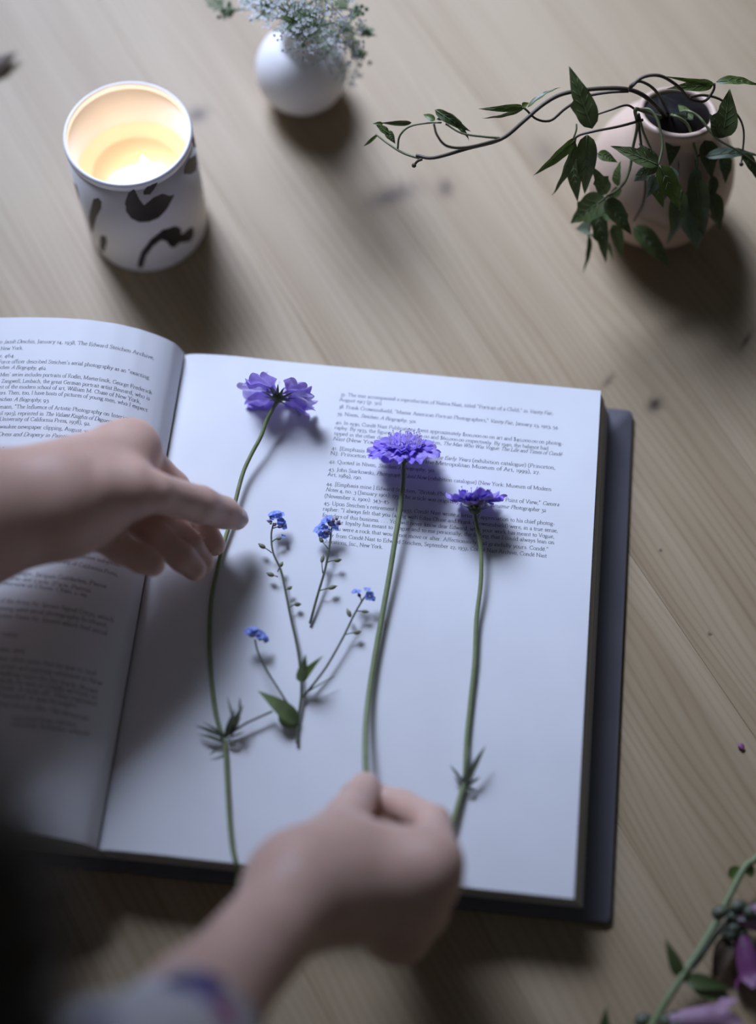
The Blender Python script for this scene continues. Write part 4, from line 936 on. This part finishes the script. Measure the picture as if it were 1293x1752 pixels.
bell((1142, 1747, .012), (1250, 1740, .011), .0036, .0066, 'pink'); bell((1256, 1568, .014), (1345, 1580, .012), .0034, .0068, 'pink'); bell((1268, 1600, .010), (1288, 1680, .007), .0032, .0064, 'magenta')
bell((1285, 1560, .020), (1360, 1540, .016), .003, .006, 'pink')
for q in [(1232, 1560, .016), (1248, 1598, .012), (1262, 1550, .018), (1100, 1745, .008), (1252, 1588, .013)]:
    part('bud', ball(A(q), .0034, 8, 6, axis=(1, .3, .1), stretch=1.4), M['stem_dark'], pk)

# fallen bits
pet = mesh('fallen_petal', join([blade(A((1262, 1272, .0006)), A((1273, 1282, .0012)), .0030, shape='oval', sag=.15, n=6), blade(A((1262, 1280, .0006)), A((1270, 1275, .0016)), .002, shape='oval', n=5)]), M['magenta'])
tag(pet, 'tiny fallen dark petal lying alone on the table at the right edge', 'petal')
dl = thing('leaf_shape', 'curled dark brown leaf shape on the table at the upper left edge', 'leaf', A((0, 112, 0)))  # leaf-shaped stand-in for an unidentified dark spot
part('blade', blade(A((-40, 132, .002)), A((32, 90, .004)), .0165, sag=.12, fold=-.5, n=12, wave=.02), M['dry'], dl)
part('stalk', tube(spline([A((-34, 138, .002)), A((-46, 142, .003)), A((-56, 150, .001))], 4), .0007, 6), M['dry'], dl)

# ------------------------------------------------------------------ person: two arms reaching in, in a floral dress
def sd(Pts, a, b, ra, rb):
    a, b = np.array(a, np.float32), np.array(b, np.float32); ab = b-a; pa = Pts-a
    t = np.clip((pa@ab)/(ab@ab+1e-12), 0, 1); return np.linalg.norm(pa-t[..., None]*ab, axis=-1)-(ra+(rb-ra)*t)
def smin(a, b, k):
    h = np.clip(0.5+0.5*(b-a)/k, 0, 1); return b+(a-b)*h-k*h*(1-h)
def nets(f, lo, hi, h):
    """surface nets: the zero surface of f as quads"""
    lo = np.array(lo); n = np.ceil((np.array(hi)-lo)/h).astype(int)+1
    ax = [lo[i]+h*np.arange(n[i]) for i in range(3)]
    G = np.stack(np.meshgrid(*ax, indexing='ij'), -1).astype(np.float32); v = f(G)
    ins = v < 0; c = n-1
    acc = np.zeros(tuple(c)+(3,), np.float32); cnt = np.zeros(tuple(c), np.float32)
    cor = [(i, j, k) for i in (0, 1) for j in (0, 1) for k in (0, 1)]
    def sub(arr, o): return arr[o[0]:o[0]+c[0], o[1]:o[1]+c[1], o[2]:o[2]+c[2]]
    for o in cor:
        for d in range(3):
            if o[d]: continue
            o2 = list(o); o2[d] = 1; a, b = sub(v, o), sub(v, tuple(o2)); m = (a < 0) != (b < 0)
            t = np.where(m, a/(a-b+1e-20), 0); pos = np.zeros(tuple(c)+(3,), np.float32)
            for q in range(3): pos[..., q] = o[q]
            pos[..., d] += t; acc += np.where(m[..., None], pos, 0); cnt += m
    act = cnt > 0; idx = -np.ones(tuple(c), int); ids = np.argwhere(act); idx[act] = np.arange(len(ids))
    verts = lo+(ids+acc[act]/cnt[act][:, None])*h; quads = []
    for d in range(3):
        a = [slice(None)]*3; b = [slice(None)]*3; a[d] = slice(0, -1); b[d] = slice(1, None)
        s0, s1 = ins[tuple(a)], ins[tuple(b)]; e = np.argwhere(s0 != s1); d1, d2 = (d+1) % 3, (d+2) % 3
        e = e[(e[:, d1] > 0) & (e[:, d2] > 0) & (e[:, d1] < n[d1]-1) & (e[:, d2] < n[d2]-1)]
        flip = s0[tuple(e.T)]
        q = []
        for (u_, w_) in ((-1, -1), (0, -1), (0, 0), (-1, 0)):
            m = e.copy(); m[:, d1] += u_; m[:, d2] += w_; q.append(idx[tuple(m.T)])
        q = np.stack(q, 1); q[~flip] = q[~flip][:, ::-1]; quads.append(q)
    Q = np.concatenate(quads); Q = Q[(Q >= 0).all(1)]
    for _ in range(3):                                        # even out the net
        s = np.zeros_like(verts); k = np.zeros(len(verts))
        for i in range(4):
            a, b = Q[:, i], Q[:, (i+1) % 4]
            np.add.at(s, a, verts[b]); np.add.at(k, a, 1); np.add.at(s, b, verts[a]); np.add.at(k, b, 1)
        verts = verts*.5+.5*s/np.maximum(k, 1)[:, None]
    return verts, Q
def hand_sdf(core, fingers, kf):
    """core: capsules blended softly; each finger a chain blended within itself, then rooted in the palm"""
    def f(G):
        d = None
        for a, b, ra, rb, k in core:
            e = sd(G, a, b, ra, rb); d = e if d is None else smin(d, e, k)
        out = d
        for ch in fingers:
            g = None
            for (a, ra), (b, rb) in zip(ch[:-1], ch[1:]):
                e = sd(G, a, b, ra, rb); g = e if g is None else smin(g, e, .0025)
            fd = smin(d, g, kf); out = smin(out, fd, .0005)
        return out
    return f
def bounds(prims, pad=.006):
    lo = np.min([np.minimum(np.array(p)-r, np.array(q)-s) for p, q, r, s in prims], 0)-pad; hi = np.max([np.maximum(np.array(p)+r, np.array(q)+s) for p, q, r, s in prims], 0)+pad
    return lo, hi
def build_hand(core, fingers, kf, h):
    pr_ = [(a, b, ra, rb) for a, b, ra, rb, k in core]
    for ch in fingers: pr_ += [(a, b, ra, rb) for (a, ra), (b, rb) in zip(ch[:-1], ch[1:])]
    lo, hi = bounds(pr_); return nets(hand_sdf(core, fingers, kf), lo, hi, h)
def J(px, py, z): return A((px, py, z))
# left hand: palm turned up, thumb laid over it and nudging the lilac stem
l_elb = J(-330, 960, .150); l_wr = J(95, 862, .104)
lcore = [(l_elb, J(-60, 893, .118), .042, .0300, .02), (J(-60, 893, .118), l_wr, .0300, .0235, .02), (J(-60, 870, .122), J(85, 840, .110), .022, .0165, .02),
         (l_wr, J(205, 800, .088), .0220, .0170, .02), (J(120, 850, .108), J(222, 838, .104), .0200, .0150, .016), (l_wr, J(165, 890, .080), .0200, .0130, .016),
         (J(215, 768, .086), J(190, 860, .074), .0110, .0100, .015), (J(228, 764, .088), J(150, 800, .096), .0115, .0150, .015)]
lf = [[(J(170, 838, .112), .0150), (J(262, 842, .100), .0106), (J(342, 863, .074), .0098), (J(382, 877, .058), .0086), (J(404, 887, .051), .0066)],
      [(J(222, 768, .086), .0115), (J(296, 832, .062), .0085), (J(342, 893, .050), .0074), (J(366, 932, .043), .0064)],
      [(J(212, 800, .076), .0105), (J(280, 880, .064), .0080), (J(326, 936, .053), .0072), (J(348, 964, .046), .0062)],
      [(J(195, 850, .074), .0100), (J(262, 914, .068), .0080), (J(312, 955, .060), .0073), (J(333, 974, .055), .0064)],
      [(J(150, 890, .082), .0110), (J(205, 938, .080), .0078), (J(245, 958, .078), .0072), (J(262, 966, .077), .0064)]]
# right hand: thumb and forefinger pinch the violet stem, knuckles towards the viewer
r_elb = J(140, 1990, .235); r_wr = J(520, 1520, .105)
rcore = [(r_elb, J(330, 1745, .170), .034, .0215, .02), (J(330, 1745, .170), r_wr, .0215, .0205, .02),
         (r_wr, J(718, 1494, .092), .0200, .0130, .018), (r_wr, J(690, 1575, .070), .0200, .0130, .018), (J(738, 1482, .096), J(672, 1600, .064), .0120, .0115, .018), (r_wr, J(580, 1450, .098), .0190, .0135, .016),
         (J(590, 1430, .092), J(728, 1466, .092), .0075, .0085, .014), (J(600, 1500, .095), J(690, 1510, .085), .0150, .0140, .02)]
rf = [[(J(548, 1475, .106), .0155), (J(594, 1402, .083), .0112), (J(612, 1368, .064), .0093), (J(624, 1347, .051), .0075), (J(627, 1341, .048), .0058)],
      [(J(745, 1476, .097), .0112), (J(741, 1408, .068), .0088), (J(688, 1379, .052), .0078), (J(645, 1362, .046), .0066)],
      [(J(742, 1509, .088), .0110), (J(742, 1442, .055), .0086), (J(692, 1406, .046), .0080), (J(650, 1402, .043), .0075)],
      [(J(728, 1560, .074), .0105), (J(742, 1502, .045), .0080), (J(690, 1455, .040), .0072), (J(650, 1440, .040), .0064)],
      [(J(692, 1610, .063), .0100), (J(716, 1560, .043), .0074), (J(670, 1505, .040), .0068), (J(640, 1480, .040), .0060)]]
person = thing('person', 'person in a floral dress reaching in with both hands to arrange flowers', 'person', (-.30, -.80, -.74))
va, qa = build_hand(lcore, lf, .004, .00115)
vb, qb = build_hand(rcore, rf, .006, .0014)
# the rest of the body, inside the dress: upper arms, shoulders, chest
l_sh = np.array([-.035, -.405, .40]); r_sh = np.array([.02, -.74, .36]); chest = np.array([-.15, -.66, .30])
body = [(l_elb, l_sh, .040, .046), (r_elb, r_sh, .038, .050), (l_sh, chest, .055, .10), (r_sh, chest, .055, .10), (chest, np.array([-.30, -.86, -.05]), .105, .115)]
def body_sdf(G):
    d = None
    for a, b, ra, rb in body:
        e = sd(G, a, b, ra, rb); d = e if d is None else smin(d, e, .04)
    return d
lo, hi = bounds(body, .02); vc, qc = nets(body_sdf, lo, hi, .012)
allv = np.concatenate([va, vb, vc]); allq = np.concatenate([qa, qb+len(va), qc+len(va)+len(vb)])
part('body', ([tuple(p) for p in allv], [tuple(int(i) for i in q) for q in allq]), M['skin'], person)
# dress: sleeves, bodice and skirt, a little outside the body, gently creased
cuff = J(345, 1762, .172)
dress = [(l_elb+np.array([.01, -.03, .0]), l_sh, .050, .058), (l_sh, chest, .058, .115), (r_sh, chest, .065, .115), (r_elb, r_sh, .050, .062), (cuff+(cuff-r_elb)*.3, r_elb, .0265, .045), (chest, np.array([-.30, -.86, -.05]), .12, .13), (np.array([-.30, -.86, -.05]), np.array([-.30, -.95, -.55]), .14, .17)]
axc = (r_elb-cuff)/np.linalg.norm(r_elb-cuff); axl = (l_sh-l_elb)/np.linalg.norm(l_sh-l_elb)
def dress_sdf(G):
    d = None
    for a, b, ra, rb in dress:
        e = sd(G, a, b, ra, rb); d = e if d is None else smin(d, e, .03)
    x, y, z = G[..., 0], G[..., 1], G[..., 2]
    d = d+.0022*np.sin(95*x+60*z)*np.sin(80*y-50*x)+.0012*np.sin(210*(x-y)+90*z)
    d = np.maximum(d, -((G-cuff.astype(np.float32))@axc.astype(np.float32)))            # cuff cut square to the forearm
    return d
lo, hi = bounds(dress, .02); vd, qd = nets(dress_sdf, lo, hi, .008)
part('dress', ([tuple(p) for p in vd], [tuple(int(i) for i in q) for q in qd]), M['floral'], person)
tcuf = [cuff+.0292*(math.cos(a)*np.cross(axc, [0, 0, 1])/np.linalg.norm(np.cross(axc, [0, 0, 1]))+math.sin(a)*np.cross(axc, np.cross(axc, [0, 0, 1]))/np.linalg.norm(np.cross(axc, [0, 0, 1])))+axc*.004 for a in np.linspace(0, 2*math.pi, 41)]
part('cuff_hem', tube(tcuf, .0012, 8), M['floral'], person)
# long dark hair falling forward over the near shoulder
hs = l_sh+np.array([.004, .004, .004]); hair = []
for k in range(90):
    t0 = -2.6+5.2*k/89; r = .068+rnd.uniform(-.004, .004); pth = []
    for j in range(9):
        ph = -.25+1.55*j/8+rnd.uniform(-.02, .02)
        pth.append(hs+r*np.array([math.sin(ph)*math.cos(t0-.6+.25*j/8), math.sin(ph)*math.sin(t0-.6+.25*j/8)*1.05, math.cos(ph)]))
    hair.append(tube(spline(pth, 2), [.0050, .0062, .0030], 6))
M['hair'] = simple('dark_hair', (0.018, 0.012, 0.009), (0.030, 0.021, 0.016), 120, 0.55, stretch=(1, 1, .2))
part('hair', join(hair), M['hair'], person, stuff=True)
def nail(c, along, normal, L, Wd, parent):
    al = np.array(along, float); al /= np.linalg.norm(al); n = np.array(normal, float); n = n-al*(n@al); n /= np.linalg.norm(n); s = np.cross(al, n); vs_, fs_ = [], []
    for i in range(7):
        f = i/6*2-1
        for j in range(7):
            q = j/6*2-1; w = Wd*(1-.25*max(0, f)**2-.10*max(0, -f)**2)
            vs_.append(c+al*L*f*(1-.15*q*q)+s*w*q-n*(Wd*.42*q*q)-n*(.0022*max(0, f)**2)+n*.0004)
    for i in range(6):
        for j in range(6): fs_.append((i*7+j, i*7+j+1, i*7+j+8, i*7+j+7))
    part('fingernail', (vs_, fs_), M['nail'], parent)
def vw(p): q = CAM-p; return q/np.linalg.norm(q)
p0, p1 = lf[0][3][0], lf[0][4][0]; nn = vw(p1)*.8+np.array([.10, -.9, .0]); al = p1-p0; nn = nn-al*(nn@al)/(al@al); nn /= np.linalg.norm(nn)
nn = vw(p1)+np.array([.25, .10, 0]); nn = nn-al*(nn@al)/(al@al); nn /= np.linalg.norm(nn)
nail(p1-al*.15+nn*.0068, al, nn, .0062, .0050, person)
p0, p1 = rf[0][3][0], rf[0][4][0]; al = rf[0][4][0]-rf[0][2][0]; nn = np.array([.15, .55, .8]); nn = nn-al*(nn@al)/(al@al); nn /= np.linalg.norm(nn)
nail(p1-al*.08+nn*.0060, al, nn, .0055, .0046, person)
